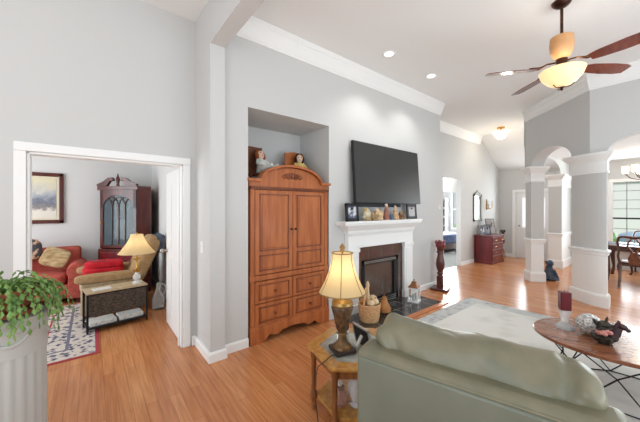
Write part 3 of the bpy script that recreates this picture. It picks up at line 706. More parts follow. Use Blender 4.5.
MB().tube([(0, 0, .285), (.012, 0, .31)], [.008, .005], 6).build('stem', M['oakdark'], g)
for (x, y, s_, lab) in ((3.33, 2.66, .82, 'ochre pear shaped gourd on the hearth tile beside the basket'), (3.18, 2.78, .75, 'smaller ochre gourd between the basket and its pear shaped neighbour')):
    g = thing('gourd', lab, 'gourd', (x, y, HZ), .4, 'gourds on the hearth')
    MB().lathe([(.04, 0), (.105, .03), (.118, .09), (.09, .15), (.06, .20), (.055, .25), (.03, .29), (0, .295)], seg=18, mod=lambda a, z: 1 + .04 * math.cos(8 * a)).xf(Matrix.Scale(s_, 4)).build('body', M['gourdo'], g, smooth=True)
    MB().tube([(0, 0, .29 * s_), (.015, 0, .33 * s_)], [.01, .006], 6).build('stem', M['oakdark'], g)

# carved red pedestal post
r = thing('pedestal_post', 'dark red turned wooden post standing on a square foot by the wall end', 'post', (5.17, 2.80, 0), .3)
MB().box(-.15, .15, -.15, .15, 0, .045).build('base', M['postwood'], r, bevel=.008)
MB().box(-.055, .055, -.055, .055, .045, .26).build('block', M['postwood'], r, bevel=.006)
MB().lathe([(.055, .26), (.042, .28), (.066, .31), (.042, .34), (.066, .40), (.08, .48), (.07, .58), (.05, .66), (.048, .69), (.07, .70), (.07, .72), (.055, .74), (.07, .79), (.075, .81)], seg=20).build('shaft', M['postwood'], r, smooth=True)
cw = MB().lathe([(.07, .80), (.085, .82), (.09, .87), (.08, .89)], seg=16)
for k in range(4): cw.ell((.068 * math.cos(k * PI / 2 + .4), .068 * math.sin(k * PI / 2 + .4), .895), (.03, .03, .045))
cw.build('crown', M['redchest'], r, smooth=True)

# ------------------------------------------------------------------ area rug
r = thing('area_rug', 'pale cream area rug with grey patterned border under the coffee table', 'rug', (3.2, .55, 0))
MB().box(-.45, 1.88, -2.0, 1.68, 0.001, .010).build('border', M['rugborder'], r)
MB().box(-.21, 1.64, -1.76, 1.46, .010, .0125).build('field', M['rugfield'], r)

# ------------------------------------------------------------------ end table with lamp
TZ = .50
TC = Vector((1.575, 1.534)); ang = math.radians(139)
r = thing('end_table', 'golden oak hexagonal end table with inset glass top beside the sage chair', 'table', (TC.x, TC.y, 0), ang)
def hexp(q): return [(q * math.cos(k * PI / 3), q * math.sin(k * PI / 3)) for k in range(6)]
HS = .375
MB().sweep([(0, TZ - .035), (.0, TZ), (.085, TZ), (.085, TZ - .018), (.07, TZ - .035)], hexp(HS)[::-1] if False else hexp(HS - .085 * 2 / 3 ** .5), closed=True).build('top_rim', M['oak'], r, bevel=.003)
MB().sweep([(0, TZ - .10), (0, TZ - .035), (.022, TZ - .035), (.022, TZ - .10)], hexp(HS - .085), closed=True).build('apron', M['oakdark'], r)
MB().prism(hexp(HS - .095), TZ - .014, TZ - .006, 'z').build('glass_top', mat('bevelled_glass', (176, 178, 170), .12, c2=(140, 140, 130), scale=7), r)
for k in range(6):
    a = k * PI / 3; x, y = (HS - .055) * math.cos(a), (HS - .055) * math.sin(a)
    lg = MB().lathe([(.018, 0), (.024, .03), (.016, .05), (.026, .075), (.026, .13), (.018, .15), (.022, .17), (.016, .20), (.019, .30), (.022, .38), (.026, TZ - .09), (.026, TZ - .036)], (x, y, .0125), seg=12)
    lg.build('leg', M['oakdark'], r, smooth=True)
MB().prism(hexp(HS - .075), .105, .13, 'z').build('shelf', M['oak'], r, bevel=.003)
LP = Vector((1.439, 1.535))
r = thing('table_lamp', 'antique bronze table lamp with lit cream bell shade on the oak end table', 'lamp', (LP.x, LP.y, TZ), -.3)
MB().box(-.078, .078, -.078, .078, 0, .028).build('plinth', mat('dark_plinth', (52, 38, 32), .4), r, bevel=.006)
MB().lathe([(.07, .028), (.066, .045), (.045, .06), (.032, .09), (.03, .12), (.042, .13), (.03, .14)], seg=20).build('foot', M['antiquegold'], r, smooth=True)
MB().lathe([(.028, .14), (.042, .16), (.055, .22), (.068, .29), (.075, .325), (.07, .335)], seg=32, mod=lambda a, z: 1 + .11 * math.cos(8 * a + z * 30)).build('urn', M['antique'], r, smooth=True)
MB().lathe([(.074, .335), (.08, .345), (.076, .365), (.055, .38), (.02, .39), (.012, .40), (.012, .46), (.018, .465), (.018, .49)], seg=20).build('neck', M['gold'], r, smooth=True)
def bell(z0, z1, r0, r1, n=8, p=1.8): return [(r1 + (r0 - r1) * (1 - i / n) ** p, z0 + (z1 - z0) * i / n) for i in range(n + 1)]
sh = MB().lathe(bell(.435, .72, .168, .075), seg=36, cap=False, mod=lambda a, z: 1 + .02 * abs(math.cos(3 * a)))
so = sh.build('lamp_shade', M['shadelit'], r, smooth=True)
tr = MB()
for z, q in ((.435, .170), (.72, .0765)): tr.tube([(q * math.cos(k * PI / 18) * (1 + .02 * abs(math.cos(3 * k * PI / 18))), q * math.sin(k * PI / 18) * (1 + .02 * abs(math.cos(3 * k * PI / 18))), z) for k in range(37)], .004, 6)
for k in range(6):
    a = k * PI / 3
    tr.tube([(q * 1.021 * math.cos(a), q * 1.021 * math.sin(a), z) for q, z in bell(.435, .72, .168, .075)], .003, 5)
tr.build('shade_trim', M['trimtape'], so)
MB().tube([(0, 0, .70), (0, 0, .735)], .006, 8).lathe([(.02, .73), (.014, .745), (.022, .76), (.012, .775), (.002, .79)], seg=12).build('finial', M['gold'], r, smooth=True)
MB().ell((0, 0, .56), (.03, .03, .045)).build('bulb', M['flame'], r, smooth=True)
pts = [(-.06, -.05, .012), (-.12, -.06, .012), (-.20, -.12, .012), (-.245, -.135, .004), (-.262, -.145, -.05), (-.268, -.15, -.2), (-.25, -.16, -.36), (-.20, -.2, -.47)]
MB().tube([(x, y, z) for x, y, z in pts], .004, 6).build('cord', mat('brown_cord', (84, 60, 42), .6), r, smooth=True)
point('table_lamp_light', (LP.x, LP.y, TZ + .60), .5, (1, .88, .70))
photo_frame(1.60, 1.46, TZ + .001, .20, .175, math.radians(80), .25, 'black backed photo frame with silver edge beside the lamp', M['silverframe'], M['blackplastic'], None, .012)
o = photo_frame(1.535, 1.635, TZ + .001, .09, .16, math.radians(-60), .25, 'small silver photo frame behind the lamp on the end table', M['silverframe'], M['photogrey'], None, .012)
# things on the lower shelf
r = thing('glass_vase', 'clear cut glass vase on the lower shelf of the end table', 'vase', (1.49, 1.44, .131))
MB().lathe([(.04, 0), (.05, .01), (.03, .03), (.055, .09), (.06, .15), (.04, .19), (.055, .22), (.05, .22), (.034, .19), (.052, .15), (.047, .09), (.02, .04), (0, .035)], seg=20, mod=lambda a, z: 1 + .05 * math.cos(10 * a)).build('bowl', M['crystal'], r, smooth=True)
MB().ell((0, 0, .24), (.05, .05, .03), noi=.4, nsc=6).build('stopper', mat('smoky_glass', (96, 104, 116), .1, metal=.4), r, smooth=True)
r = thing('glass_jar', 'small pink tinted glass jar on the lower shelf of the end table', 'jar', (1.40, 1.52, .131))
MB().lathe([(.035, 0), (.05, .03), (.05, .09), (.03, .115), (.035, .13), (.0, .135)], seg=18).build('body', mat('pink_glass', (224, 190, 184), .06, trans=.7), r, smooth=True)
MB().ell((0, 0, .15), .02).build('lid_knob', M['crystal'], r, smooth=True)
for i, (h, c, lab) in enumerate(((.035, (156, 110, 70), 'brown book at the bottom of the pile on the end table shelf'), (.03, (206, 190, 160), 'cream book in the middle of the pile on the end table shelf'), (.028, (130, 84, 60), 'dark tan book on top of the pile on the end table shelf'))):
    z = .131 + (.0, .036, .067)[i]
    r = thing('book', lab, 'book', (1.645, 1.40, z), .5 + i * .15, 'books under the end table')
    cm = mat('book_cover_' + 'abc'[i], c, .6)
    MB().box(-.09, .09, -.065, .065, 0, .004).box(-.09, .09, -.065, .065, h - .004, h).box(-.09, -.085, -.065, .065, 0, h).build('cover', cm, r)
    MB().box(-.085, .085, -.06, .06, .004, h - .004).build('pages', M['whitecloth'], r)

# ------------------------------------------------------------------ sage chair seen from behind
r = thing('armchair', 'sage green leather chair seen from behind with a fat loose back cushion', 'chair', (1.084, .496, .0), math.radians(-74.2))
CW = .46; FZ = .0125
bk = MB().box(-CW, CW, 0, .17, .10, .90)
bk.build('backrest', M['leather'], r, smooth=True, bevel=.04, seg=5)
MB().box(-CW + .02, CW - .02, -.008, .03, .12, .868).build('back_panel', M['leatherpanel'], r, smooth=True, bevel=.01, seg=3)
sm = MB().tube([(-CW + .02, .004, .14), (-CW + .02, .004, .84), (-CW + .04, .003, .872), (CW - .04, .003, .872), (CW - .02, .004, .84), (CW - .02, .004, .14)], .006, 6)
sm.build('piping', M['leather'], r, smooth=True)
MB().box(-CW + .05, CW - .05, .12, .85, .10, .30).build('seat_base', M['leather'], r, smooth=True, bevel=.03, seg=3)
MB().cushion((0, .52, .38), (.66, .62, .19), p=5, noi=.01).build('seat_cushion', M['leather'], r, smooth=True, ang=180)
for sx in (-1, 1):
    MB().cushion((sx * .345, .52, .38), (.13, .80, .55), p=6, noi=.006).build('arm', M['leather'], r, smooth=True, ang=180)
def wrinkle_cushion():
    m = MB(); n, k = 120, 60; rows = []
    for i in range(n + 1):
        t = -1 + 2 * i / n; x = t * .415
        endf = (1 - abs(t) ** 12) ** .45 if abs(t) < 1 else .0
        endf = max(endf, .05)
        row = []
        for j in range(k):
            a = 2 * PI * j / k; e = .72
            cy = math.copysign(abs(math.cos(a)) ** e, math.cos(a)); cz = math.copysign(abs(math.sin(a)) ** e, math.sin(a))
            y = cy * .105 * (endf * .85 + .15 * (endf > .06)); z = cz * .215 * (.25 + .75 * endf if endf > .06 else .2)
            # sagging top edge and folds that gather towards the ends
            p = Vector((x * 6, y * 8, z * 7))
            f = noise.noise(Vector((x * 12 + z * 9, y * 4, z * 3))) * .008 + noise.noise(Vector((x * 5 + 3, y * 9, z * 8))) * .016
            fold = .024 * abs(t) ** 5 * math.sin(z * 46 + 5 * noise.noise(p) + x * 20)
            c_ = noise.noise(Vector((x * 5 + z * 7, y * 3 + 2, x * 2)))
            f -= max(0, .10 - abs(c_)) * .07 * (.2 + .8 * abs(t) ** 2)
            f -= .016 * math.exp(-((x - .325 + .16 * z + .02 * math.sin(z * 25)) / .022) ** 2) * (.4 + .6 * (cy < .2))
            dv = Vector((0, cy, cz)).normalized()
            q = Vector((x, y, z)) + dv * (f + fold)
            q.z += -.01 * t if cz > 0 else 0
            row.append(m.b.verts.new(q))
        rows.append(row)
    for a, d in zip(rows, rows[1:]):
        for j in range(k): m.b.faces.new((a[j], a[(j + 1) % k], d[(j + 1) % k], d[j]))
    m.b.faces.new(rows[0][::-1]); m.b.faces.new(rows[-1])
    return m
cu = wrinkle_cushion().xf(Matrix.Translation((.0, .165, .795)) @ Matrix.Rotation(-.10, 4, 'X')).build('back_cushion', M['leather'], r, smooth=True, ang=180)
for sx in (-1, 1):
    for sy in (.08, .78): MB().lathe([(.02, 0), (.03, .09)], (sx * .37, sy, FZ), seg=10).build('foot', M['mahog'], r, smooth=True)

# ------------------------------------------------------------------ coffee table and what stands on it
CT = Vector((3.459, .24)); CZ = .45; rot = math.radians(-67.2)
r = thing('coffee_table', 'oval walnut coffee table on a black wire base', 'table', (CT.x, CT.y, 0), rot)
MB().lathe([(.98, CZ - .032), (1.0, CZ - .022), (1.0, CZ - .004), (.99, CZ)], seg=64, sx=.64, sy=.47).build('tabletop', M['walnut'], r, bevel=.0)
wr = MB(); n = 8
tp = lambda k, q, z, o=0: (q * .60 * math.cos(2 * PI * (k + o) / n), q * .44 * math.sin(2 * PI * (k + o) / n), z)
for k in range(n):
    for (A, B) in ((tp(k, .92, CZ - .034), tp(k, .72, .24, .5)), (tp(k + 1, .92, CZ - .034), tp(k, .72, .24, .5)), (tp(k, .72, .24, .5), tp(k, .86, .019)), (tp(k, .72, .24, .5), tp(k + 1, .86, .019)), (tp(k, .86, .019), tp(k + 1, .86, .019)), (tp(k, .92, CZ - .036), tp(k + 1, .92, CZ - .036))):
        wr.tube([A, B], .0055, 6)
wr.build('wire_base', M['black'], r)
r = thing('candle_holder', 'cut crystal candle holder at the left end of the coffee table', 'candle holder', (3.395, .64, CZ))
MB().lathe([(.075, 0), (.07, .02), (.035, .04), (.028, .06), (.034, .10), (.045, .15), (.048, .165), (.0, .165)], seg=8).build('stem', M['crystal'], r)
r = thing('candle', 'burgundy square pillar candle on the crystal holder', 'candle', (3.395, .64, CZ + .166), .5)
MB().box(-.04, .04, -.04, .04, 0, .165).build('wax', M['candle'], r, bevel=.006)
MB().tube([(0, 0, .165), (.003, 0, .18)], .002, 5).build('wick', M['black'], r)
o = MB().ell((0, 0, .088), (.09, .09, .088), seg=20, rings=12, noi=.04, nsc=9).build('glass_ball', M['sparkleglass'], loc=(3.385, .475, CZ + .001))
tag(o, 'round faceted glass ball on the coffee table', 'ornament')
r = thing('centerpiece', 'dark sculpted ornament with pink flowers and animal heads on the coffee table', 'ornament', (3.26, .345, CZ), rot)
MB().lathe([(.04, 0), (.045, .008), (.055, .03), (.062, .055), (.045, .07), (.0, .07)], (-.02, 0, 0), seg=20, mod=lambda a, z: 1 + .12 * math.cos(5 * a)).ell((-.085, -.01, .05), (.018, .014, .035), RY(-.5)).ell((.04, -.01, .05), (.02, .014, .03), RY(.6)).build('bowl', M['darkornament'], r, smooth=True)
fl = MB()
for k in range(11): fl.ell((-.065 + .085 * random.random(), -.045 + .05 * random.random(), .085 + .03 * random.random()), (.018, .018, .015), noi=.3, nsc=5)
fl.build('flowers', M['pink'], r, smooth=True)
lf = MB().ell((-.02, .01, .145), (.052, .04, .032), noi=.35, nsc=4).ell((-.07, .01, .162), (.016, .012, .032), RY(-.6)).ell((-.005, .01, .185), (.010, .010, .034), RY(.2)).ell((-.035, -.01, .12), (.04, .035, .02), noi=.4)
lf.build('leaves', M['darkornament'], r, smooth=True)
hh = MB().tube([(.02, .01, .05), (.05, .01, .09), (.066, .01, .14)], [.036, .032, .026], 10)
hh.ell((.092, .01, .15), (.036, .02, .022), RY(.55)).ell((.122, .01, .128), (.017, .015, .016)).ell((.068, .02, .178), (.008, .007, .02)).ell((.068, -.002, .178), (.008, .007, .02))
for k in range(6): hh.ell((.022 + k * .008, .01, .10 + k * .013), (.014, .016, .018), noi=.3)
hh.build('animal_head', M['plum'], r, smooth=True)

# ------------------------------------------------------------------ ceiling lights and fan
r = thing('ceiling_fan', 'bronze ceiling fan with amber body and lit alabaster bowl', 'ceiling fan', (3.775, .735, 0))
MB().lathe([(.03, 3.615), (.055, 3.625), (.075, 3.645), (.085, 3.668)], seg=24).build('canopy', M['bronze'], r, smooth=True)
MB().tube([(0, 0, 3.34), (0, 0, 3.60)], .014, 10).build('downrod', M['bronze'], r, smooth=True)
MB().lathe([(.04, 3.075), (.075, 3.11), (.096, 3.17), (.102, 3.23), (.097, 3.305), (.084, 3.31)], seg=28).build('motor_body', M['vase'], r, smooth=True)
MB().lathe([(.05, 2.97), (.06, 3.01), (.045, 3.04), (.05, 3.08), (.03, 3.09)], seg=20).build('hub', M['bronze'], r, smooth=True)
MB().lathe([(.015, 2.80), (.07, 2.81), (.125, 2.845), (.17, 2.90), (.192, 2.96), (.187, 2.965)], seg=36).build('glass_bowl', M['bowl'], r, smooth=True)
fi = MB().lathe([(.0, 2.755), (.012, 2.765), (.012, 2.785), (.03, 2.792)], seg=10)
for k in range(3):
    a = k * 2 * PI / 3 + .5
    fi.tube([(.02 * math.cos(a), .02 * math.sin(a), 2.788), (.07 * math.cos(a), .07 * math.sin(a), 2.788), (.10 * math.cos(a), .10 * math.sin(a), 2.812)], .005, 6)
fi.build('finial', M['bronze'], r, smooth=True)
point('ceiling_fan_light', (3.775, .735, 3.02), 15, (1, .97, .92), .12)
M['blade'] = mat('walnut_blade', (124, 62, 50), .16, c2=(98, 46, 38), scale=4, stretch=(1, 8, 1), coat=.6)
for a in (128, 51, -36, -104):
    A = Matrix.Rotation(math.radians(a), 4, 'Z')
    out = [(.23, -.045), (.30, -.065), (.50, -.075), (.64, -.07), (.70, -.05), (.70, .055), (.62, .072), (.45, .075), (.30, .06), (.23, .045)]
    bl = MB().prism(out, -.004, .004, 'z').xf(A @ Matrix.Translation((0, 0, 2.995)) @ Matrix.Rotation(math.radians(-13), 4, 'X')).build('blade', M['blade'], r)
    MB().tube([(.05, 0, 3.05), (.13, 0, 3.04), (.20, .02, 3.005), (.30, .02, 3.006)], [.010, .009, .009, .007], 6).tube([(.13, 0, 3.04), (.20, -.025, 3.005), (.28, -.02, 3.004)], [.009, .008, .006], 6).xf(A).build('blade_arm', M['bronze'], bl, smooth=True)
for x, y, lab in ((3.19, 2.465, 'recessed ceiling light nearer the beam'), (4.25, 2.455, 'recessed ceiling light nearer the hallway')):
    r = thing('recessed_light', lab, 'ceiling light', (x, y, ZC - .001), 0, 'recessed ceiling lights')
    MB().lathe([(.06, -.004), (.085, -.008), (.09, 0), (.06, 0)], seg=28, cap=False).build('trim_ring', M['trim'], r)
    MB().lathe([(.001, -.002), (.06, -.003), (.06, 0)], seg=24).build('lamp_lens', M['bulbwhite'], r)
    sl = bpy.data.lights.new('recessed_light_lamp', 'SPOT'); sl.energy = 48; sl.spot_size = 2.0; sl.spot_blend = .6; sl.shadow_soft_size = .06; sl.color = (1, .98, .95)
    so_ = bpy.data.objects.new('recessed_light_lamp', sl); COL.objects.link(so_); so_.location = (x, y, ZC - .012)
r = thing('hall_ceiling_light', 'semi flush ceiling light with lit frosted bowl in the hallway', 'ceiling light', (8.4, 2.88, ZC))
MB().lathe([(.09, -.001), (.085, -.03), (.02, -.045), (.02, -.09), (.03, -.10)], seg=20).build('canopy', M['brass'], r, smooth=True)
MB().lathe([(.02, -.30), (.09, -.285), (.15, -.22), (.165, -.15), (.21, -.12), (.20, -.115), (.04, -.13)], seg=24, mod=lambda a, z: 1 + .03 * math.cos(8 * a)).build('glass_bowl', M['frostshade'], r, smooth=True)
MB().ell((0, 0, -.31), .016).build('finial', M['brass'], r, smooth=True)
point('hall_light', (8.4, 2.88, ZC - .38), 14, (1, .9, .75), .1)
# wall switch plates
r = thing('light_switch', 'white light switch plate on the pier by the study opening', 'light switch', (.9249, 3.18, 1.13))
MB().box(-.006, 0, -.035, .035, -.06, .06).build('plate', M['trim'], r)
MB().box(-.011, -.006, -.01, .01, -.02, .02).build('toggle', M['door'], r)
r = thing('thermostat', 'small white thermostat on the wall end by the hallway', 'thermostat', (5.47, VB - .0005, 1.57))
MB().box(-.02, .02, -.02, 0, -.04, .04).build('case', M['trim'], r)
MB().box(-.012, .012, -.022, -.02, .0, .025).build('display', M['photogrey'], r)

# ------------------------------------------------------------------ hallway
r = thing('chest_of_drawers', 'red mahogany chest of drawers against the hallway wall', 'chest', (8.93, 3.36, 0))
MB().box(-.41, .41, -.22, .24, .06, .76).box(-.42, .42, -.235, .24, 0, .07).build('body', M['redchest'], r, bevel=.006)
MB().box(-.44, .44, -.25, .25, .76, .785).build('top', M['redchest'], r, bevel=.004)
for k in range(4):
    dw = MB().box(-.38, .38, -.235, -.21, .085 + k * .168, .235 + k * .168).build('drawer', M['redchest'], r, bevel=.004)
    for sx in (-.22, .22): MB().tube([(sx - .05, -.238, .165 + k * .168), (sx - .05, -.26, .15 + k * .168), (sx + .05, -.26, .15 + k * .168), (sx + .05, -.238, .165 + k * .168)], .007, 6).build('handle', M['brass'], dw)
    MB().box(-.38, .38, -.237, -.234, .228 + k * .168, .236 + k * .168).build('drawer_edge', M['silverframe'], dw)
photo_frame(8.62, 3.40, .786, .22, .28, -.3, .2, 'grey photo frame at the left end of the red chest', M['pewter'], M['photoblue'], 'photo frames on the red chest')
photo_frame(8.86, 3.36, .786, .24, .29, -.3, .2, 'dark photo frame in the middle of the red chest', M['blackplastic'], M['photo'], 'photo frames on the red chest')
photo_frame(9.13, 3.36, .786, .34, .46, -.35, .2, 'largest photo frame at the right of the red chest', M['pewter'], M['photogrey'], 'photo frames on the red chest')
r = thing('wall_mirror', 'narrow pewter framed mirror with crest above the red chest', 'mirror', (8.76, V2, 1.17))
MB().box(-.27, -.20, -.03, 0, 0, .78).box(.20, .27, -.03, 0, 0, .78).box(-.27, .27, -.03, 0, 0, .05).box(-.27, .27, -.03, 0, .73, .78).build('frame', M['pewter'], r)
MB().box(-.225, .225, -.015, -.002, .04, .74).build('glass', M['mirror'], r)
MB().prism([(-.2, .78), (.2, .78), (.14, .83), (.06, .84), (0, .90), (-.06, .84), (-.14, .83)], -.025, 0, 'y').build('crest', M['pewter'], r)
r = thing('wall_sconce', 'pale gold candle sconce on the wall right of the mirror', 'wall sconce', (9.42, V2, 1.62))
MB().prism([(-.04, -.12), (.04, -.12), (.05, .0), (.0, .2), (-.05, 0)], -.02, 0, 'y').build('backplate', M['gold'], r)
for sx in (-1, 1):
    MB().tube([(0, -.02, -.05), (sx * .06, -.08, -.10), (sx * .13, -.11, -.04), (sx * .13, -.11, .02)], .009, 6).lathe([(.035, .02), (.03, .03), (.012, .035)], (sx * .13, -.11, 0), seg=12).build('arm', M['gold'], r, smooth=True)
    MB().tube([(sx * .13, -.11, .035), (sx * .13, -.11, .15)], .016, 8).build('candle', M['trim'], r)
r = thing('flower_stand', 'slender metal stand with a small dark bouquet beside the red chest', 'stand', (9.90, 3.34, 0))
MB().tube([(0, 0, .3), (0, 0, .86)], .012, 8).build('rod', M['bronze'], r)
for k in range(3):
    a = k * 2 * PI / 3
    MB().tube([(0, 0, .34), (.07 * math.cos(a), .07 * math.sin(a), .2), (.12 * math.cos(a), .12 * math.sin(a), .005)], .01, 6).build('leg', M['gold'], r)
MB().lathe([(.02, .44), (.05, .47), (.055, .56), (.04, .58)], seg=12).build('cup', M['bronze'], r, smooth=True)
fl = MB()
for k in range(9):
    a = k * 2.4; fl.tube([(0, 0, .56), (.05 * math.cos(a), .05 * math.sin(a), .78 + .02 * (k % 4))], .004, 5).ell((.05 * math.cos(a), .05 * math.sin(a), .80 + .02 * (k % 4)), .025)
fl.build('bouquet', M['darkornament'], r)
r = thing('floor_figure', 'small slate blue seated figure on the floor against the far column', 'figure', (7.72, 1.715, 0), -.8)
MB().lathe([(.10, 0), (.12, .03), (.10, .12), (.07, .24), (.055, .30)], seg=18).ell((.0, -.09, .05), (.10, .10, .05), noi=.2).build('body', M['figure'], r, smooth=True)
h = MB().ell((0, -.02, .36), (.065, .075, .07), noi=.1).ell((0, -.085, .345), (.03, .045, .025)).build('head', M['figure'], r, smooth=True)
for sx in (-1, 1):
    MB().ell((sx * .055, .01, .37), (.014, .02, .035)).build('ear', M['figure'], r, smooth=True)
    MB().tube([(sx * .06, -.05, .22), (sx * .07, -.13, .10), (sx * .07, -.17, .03)], [.03, .028, .025], 8).build('front_leg', M['figure'], r, smooth=True)

# ------------------------------------------------------------------ bedroom beyond the hall opening
r = thing('bed', 'bed with blue patterned cover in the bedroom beyond the hall', 'bed', (10.1, 5.9, 0))
MB().box(-.8, .8, -.95, 1.0, .1, .3).build('bed_frame', M['mahog'], r)
MB().box(-.82, .82, -.98, 1.0, .3, .62).build('cover', M['bluecloth'], r, bevel=.06, smooth=True, seg=3)
for sx in (-.4, .4): MB().cushion((sx, .8, .68), (.6, .35, .16), noi=.01).build('pillow', M['whitecloth'], r, smooth=True, ang=180)
for sx in (-.72, .72):
    for sy in (-.88, .9): MB().box(sx - .03, sx + .03, sy - .03, sy + .03, 0, .1).build('leg', M['mahog'], r)
r = thing('bookcase', 'white bookcase of dark books in the bedroom beyond the hall', 'bookcase', (12.13, 6.75, 0), -PI / 2)
MB().box(-.5, -.46, -.15, .15, 0, 2.0).box(.46, .5, -.15, .15, 0, 2.0).box(-.5, .5, .13, .15, 0, 2.0).build('case', M['trim'], r)
for k in range(6): MB().box(-.46, .46, -.15, .13, .02 + k * .385, .045 + k * .385).build('shelf', M['trim'], r)
for k in range(5):
    x = -.44
    bk_ = MB()
    while x < .40:
        wd = random.uniform(.025, .05); bk_.box(x, x + wd, -.12, .08, .0455 + k * .385, .0455 + k * .385 + random.uniform(.2, .3)); x += wd + .003
    o = bk_.build('books', M['book'], r); o['kind'] = 'stuff'

# ------------------------------------------------------------------ dining room
r = thing('dining_table', 'dark wooden dining table by the dining room window', 'table', (9.15, .1, 0))
MB().box(-.5, .5, -.95, .95, .72, .755).build('tabletop', M['mahog'], r, bevel=.01)
MB().box(-.42, .42, -.85, .85, .63, .72).build('apron', M['mahog'], r)
for sx in (-1, 1):
    for sy in (-1, 1): MB().tube([(sx * .38, sy * .8, .66), (sx * .42, sy * .84, .5), (sx * .39, sy * .81, .2), (sx * .42, sy * .84, .0)], [.045, .05, .025, .035], 10).build('leg', M['mahog'], r, smooth=True)
o = MB().box(-.17, .17, -.9, .9, 0, .006).build('table_runner', mat('slate_runner', (120, 132, 148), .8, c2=(90, 100, 118), scale=20), loc=(9.15, .1, .756)); tag(o, 'slate blue runner lying along the dining table', 'table runner')
def splat_chair(loc, rz, label):
    r = thing('dining_chair', label, 'chair', loc, rz, 'dining chairs')
    # local: chair faces +x, back at x=-.22
    MB().prism([(-.22, -.2), (.22, -.26), (.22, .26), (-.22, .2)], .42, .455, 'z').build('seat_rail', M['mahog'], r, bevel=.01)
    MB().cushion((0, 0, .468), (.42, .44, .06), p=5, noi=0).build('seat', M['mahog'], r, smooth=True, ang=180)
    for sy in (-1, 1):
        MB().tube([(.2, sy * .22, .43), (.235, sy * .24, .34), (.215, sy * .225, .15), (.20, sy * .22, .05), (.23, sy * .235, .02), (.235, sy * .24, .0)], [.035, .036, .022, .016, .024, .028], 8).build('leg', M['mahog'], r, smooth=True)
        MB().tube([(-.21, sy * .18, .45), (-.24, sy * .19, .2), (-.30, sy * .20, 0)], [.022, .018, .018], 8).build('leg', M['mahog'], r, smooth=True)
        MB().tube([(-.21, sy * .19, .44), (-.225, sy * .215, .60), (-.24, sy * .20, .74), (-.26, sy * .225, .88), (-.275, sy * .20, .97), (-.28, sy * .14, 1.0)], [.022, .02, .018, .02, .022, .022], 8).build('back_post', M['mahog'], r, smooth=True)
    MB().tube([(-.28, -.16, .995), (-.28, -.08, .99), (-.28, 0, .975), (-.28, .08, .99), (-.28, .16, .995)], [.02, .024, .03, .024, .02], 8).build('crest_rail', M['mahog'], r, smooth=True)
    sp = MB()
    for s_ in (-1, 1):
        sp.tube([(-.275, s_ * .03, .96), (-.262, s_ * .075, .88), (-.25, s_ * .085, .80), (-.24, s_ * .03, .72), (-.235, s_ * .045, .68)], .016, 6)
    sp.prism([(-.06, .455), (.06, .455), (.085, .56), (.06, .64), (.03, .70), (-.03, .70), (-.06, .64), (-.085, .56)], -.24, -.222, 'x')
    sp.build('splat', mat('splat_inlay', (130, 72, 34), .3, c2=(92, 48, 24), scale=14), r, smooth=True)
    return r
c0 = splat_chair((8.32, .50, 0), 0, 'dark wooden chair with pierced splat back on the near side of the table')
dup(c0, (10.02, .42, 0), PI, 'dark wooden chair on the window side of the dining table')
r = thing('chandelier', 'bronze chandelier with frosted cup lights over the dining table', 'chandelier', (9.15, .36, .06))
MB().tube([(0, 0, 2.2), (0, 0, 2.705)], .008, 6).lathe([(.05, 2.705), (.02, 2.68)], seg=14).build('rod', M['bronze'], r)
MB().lathe([(.01, 2.08), (.03, 2.12), (.05, 2.18), (.03, 2.25), (.015, 2.32)], seg=14).build('hub', M['bronze'], r, smooth=True)
for k in range(6):
    a = k * PI / 3 + .5; ca, sa = math.cos(a), math.sin(a)
    ar = MB().tube([(.03 * ca, .03 * sa, 2.16), (.14 * ca, .14 * sa, 2.10), (.26 * ca, .26 * sa, 2.14), (.34 * ca, .34 * sa, 2.24)], .009, 6).build('arm', M['bronze'], r, smooth=True)
    MB().lathe([(.03, 2.24), (.055, 2.26), (.06, 2.36), (.055, 2.40), (.04, 2.40), (.03, 2.26)], (.34 * ca, .34 * sa, 0), seg=14).build('cup', M['frostshade'], ar, smooth=True)
point('chandelier_light', (9.15, .36, 2.58), 12, (1, .88, .7), .2)

# ------------------------------------------------------------------ foreground pedestal and plant
PC = Vector((-.338, 2.19)); 
r = thing('fluted_pedestal', 'white fluted plaster column pedestal with swag in the left foreground', 'pedestal', (PC.x, PC.y, 0))
MB().box(-.18, .18, -.18, .18, 0, .06).lathe([(.17, .06), (.175, .09), (.155, .12)], seg=32).build('base', M['plaster'], r, smooth=True)
MB().lathe([(.146, .12), (.142, .80)], seg=96, mod=lambda a, z: 1 - .05 * max(0, math.cos(20 * a)) ** .5 if math.cos(20 * a) > 0 else 1).build('shaft', M['plaster'], r, smooth=True, ang=60)
MB().lathe([(.146, .80), (.147, .92), (.152, .93), (.147, .945), (.152, .965), (.152, .99), (.0, .99)], seg=40).build('capital', M['plaster'], r, smooth=True)
sw = MB()
for k in range(4):
    a0 = k * PI / 2 + math.radians(-82)
    sw.tube([(.147 * math.cos(a0 + t * .6), .147 * math.sin(a0 + t * .6), .925 - .06 * (1 - t * t)) for t in [-1 + i / 6 for i in range(13)]], [.005 + .008 * (1 - abs(-1 + i / 6)) for i in range(13)], 8)
sw.build('swag', M['plaster'], r, smooth=True)
PX = PC + Vector((-.035, .02))
r = thing('potted_cactus', 'trailing green cactus in a terracotta bowl on the fluted pedestal', 'potted plant', (PX.x, PX.y, .991))
MB().lathe([(.11, 0), (.15, .008), (.155, .028), (.145, .03), (.11, .015)], seg=32).build('saucer', M['terracotta'], r, smooth=True)
MB().lathe([(.09, .014), (.125, .06), (.14, .11), (.15, .11), (.15, .135), (.135, .135), (.125, .11), (0, .105)], seg=32).build('pot', M['terracotta'], r, smooth=True)
MB().lathe([(.125, .105), (.06, .115), (.0, .118)], seg=20).build('soil', mat('soil', (60, 44, 34), .95), r)
fo = MB()
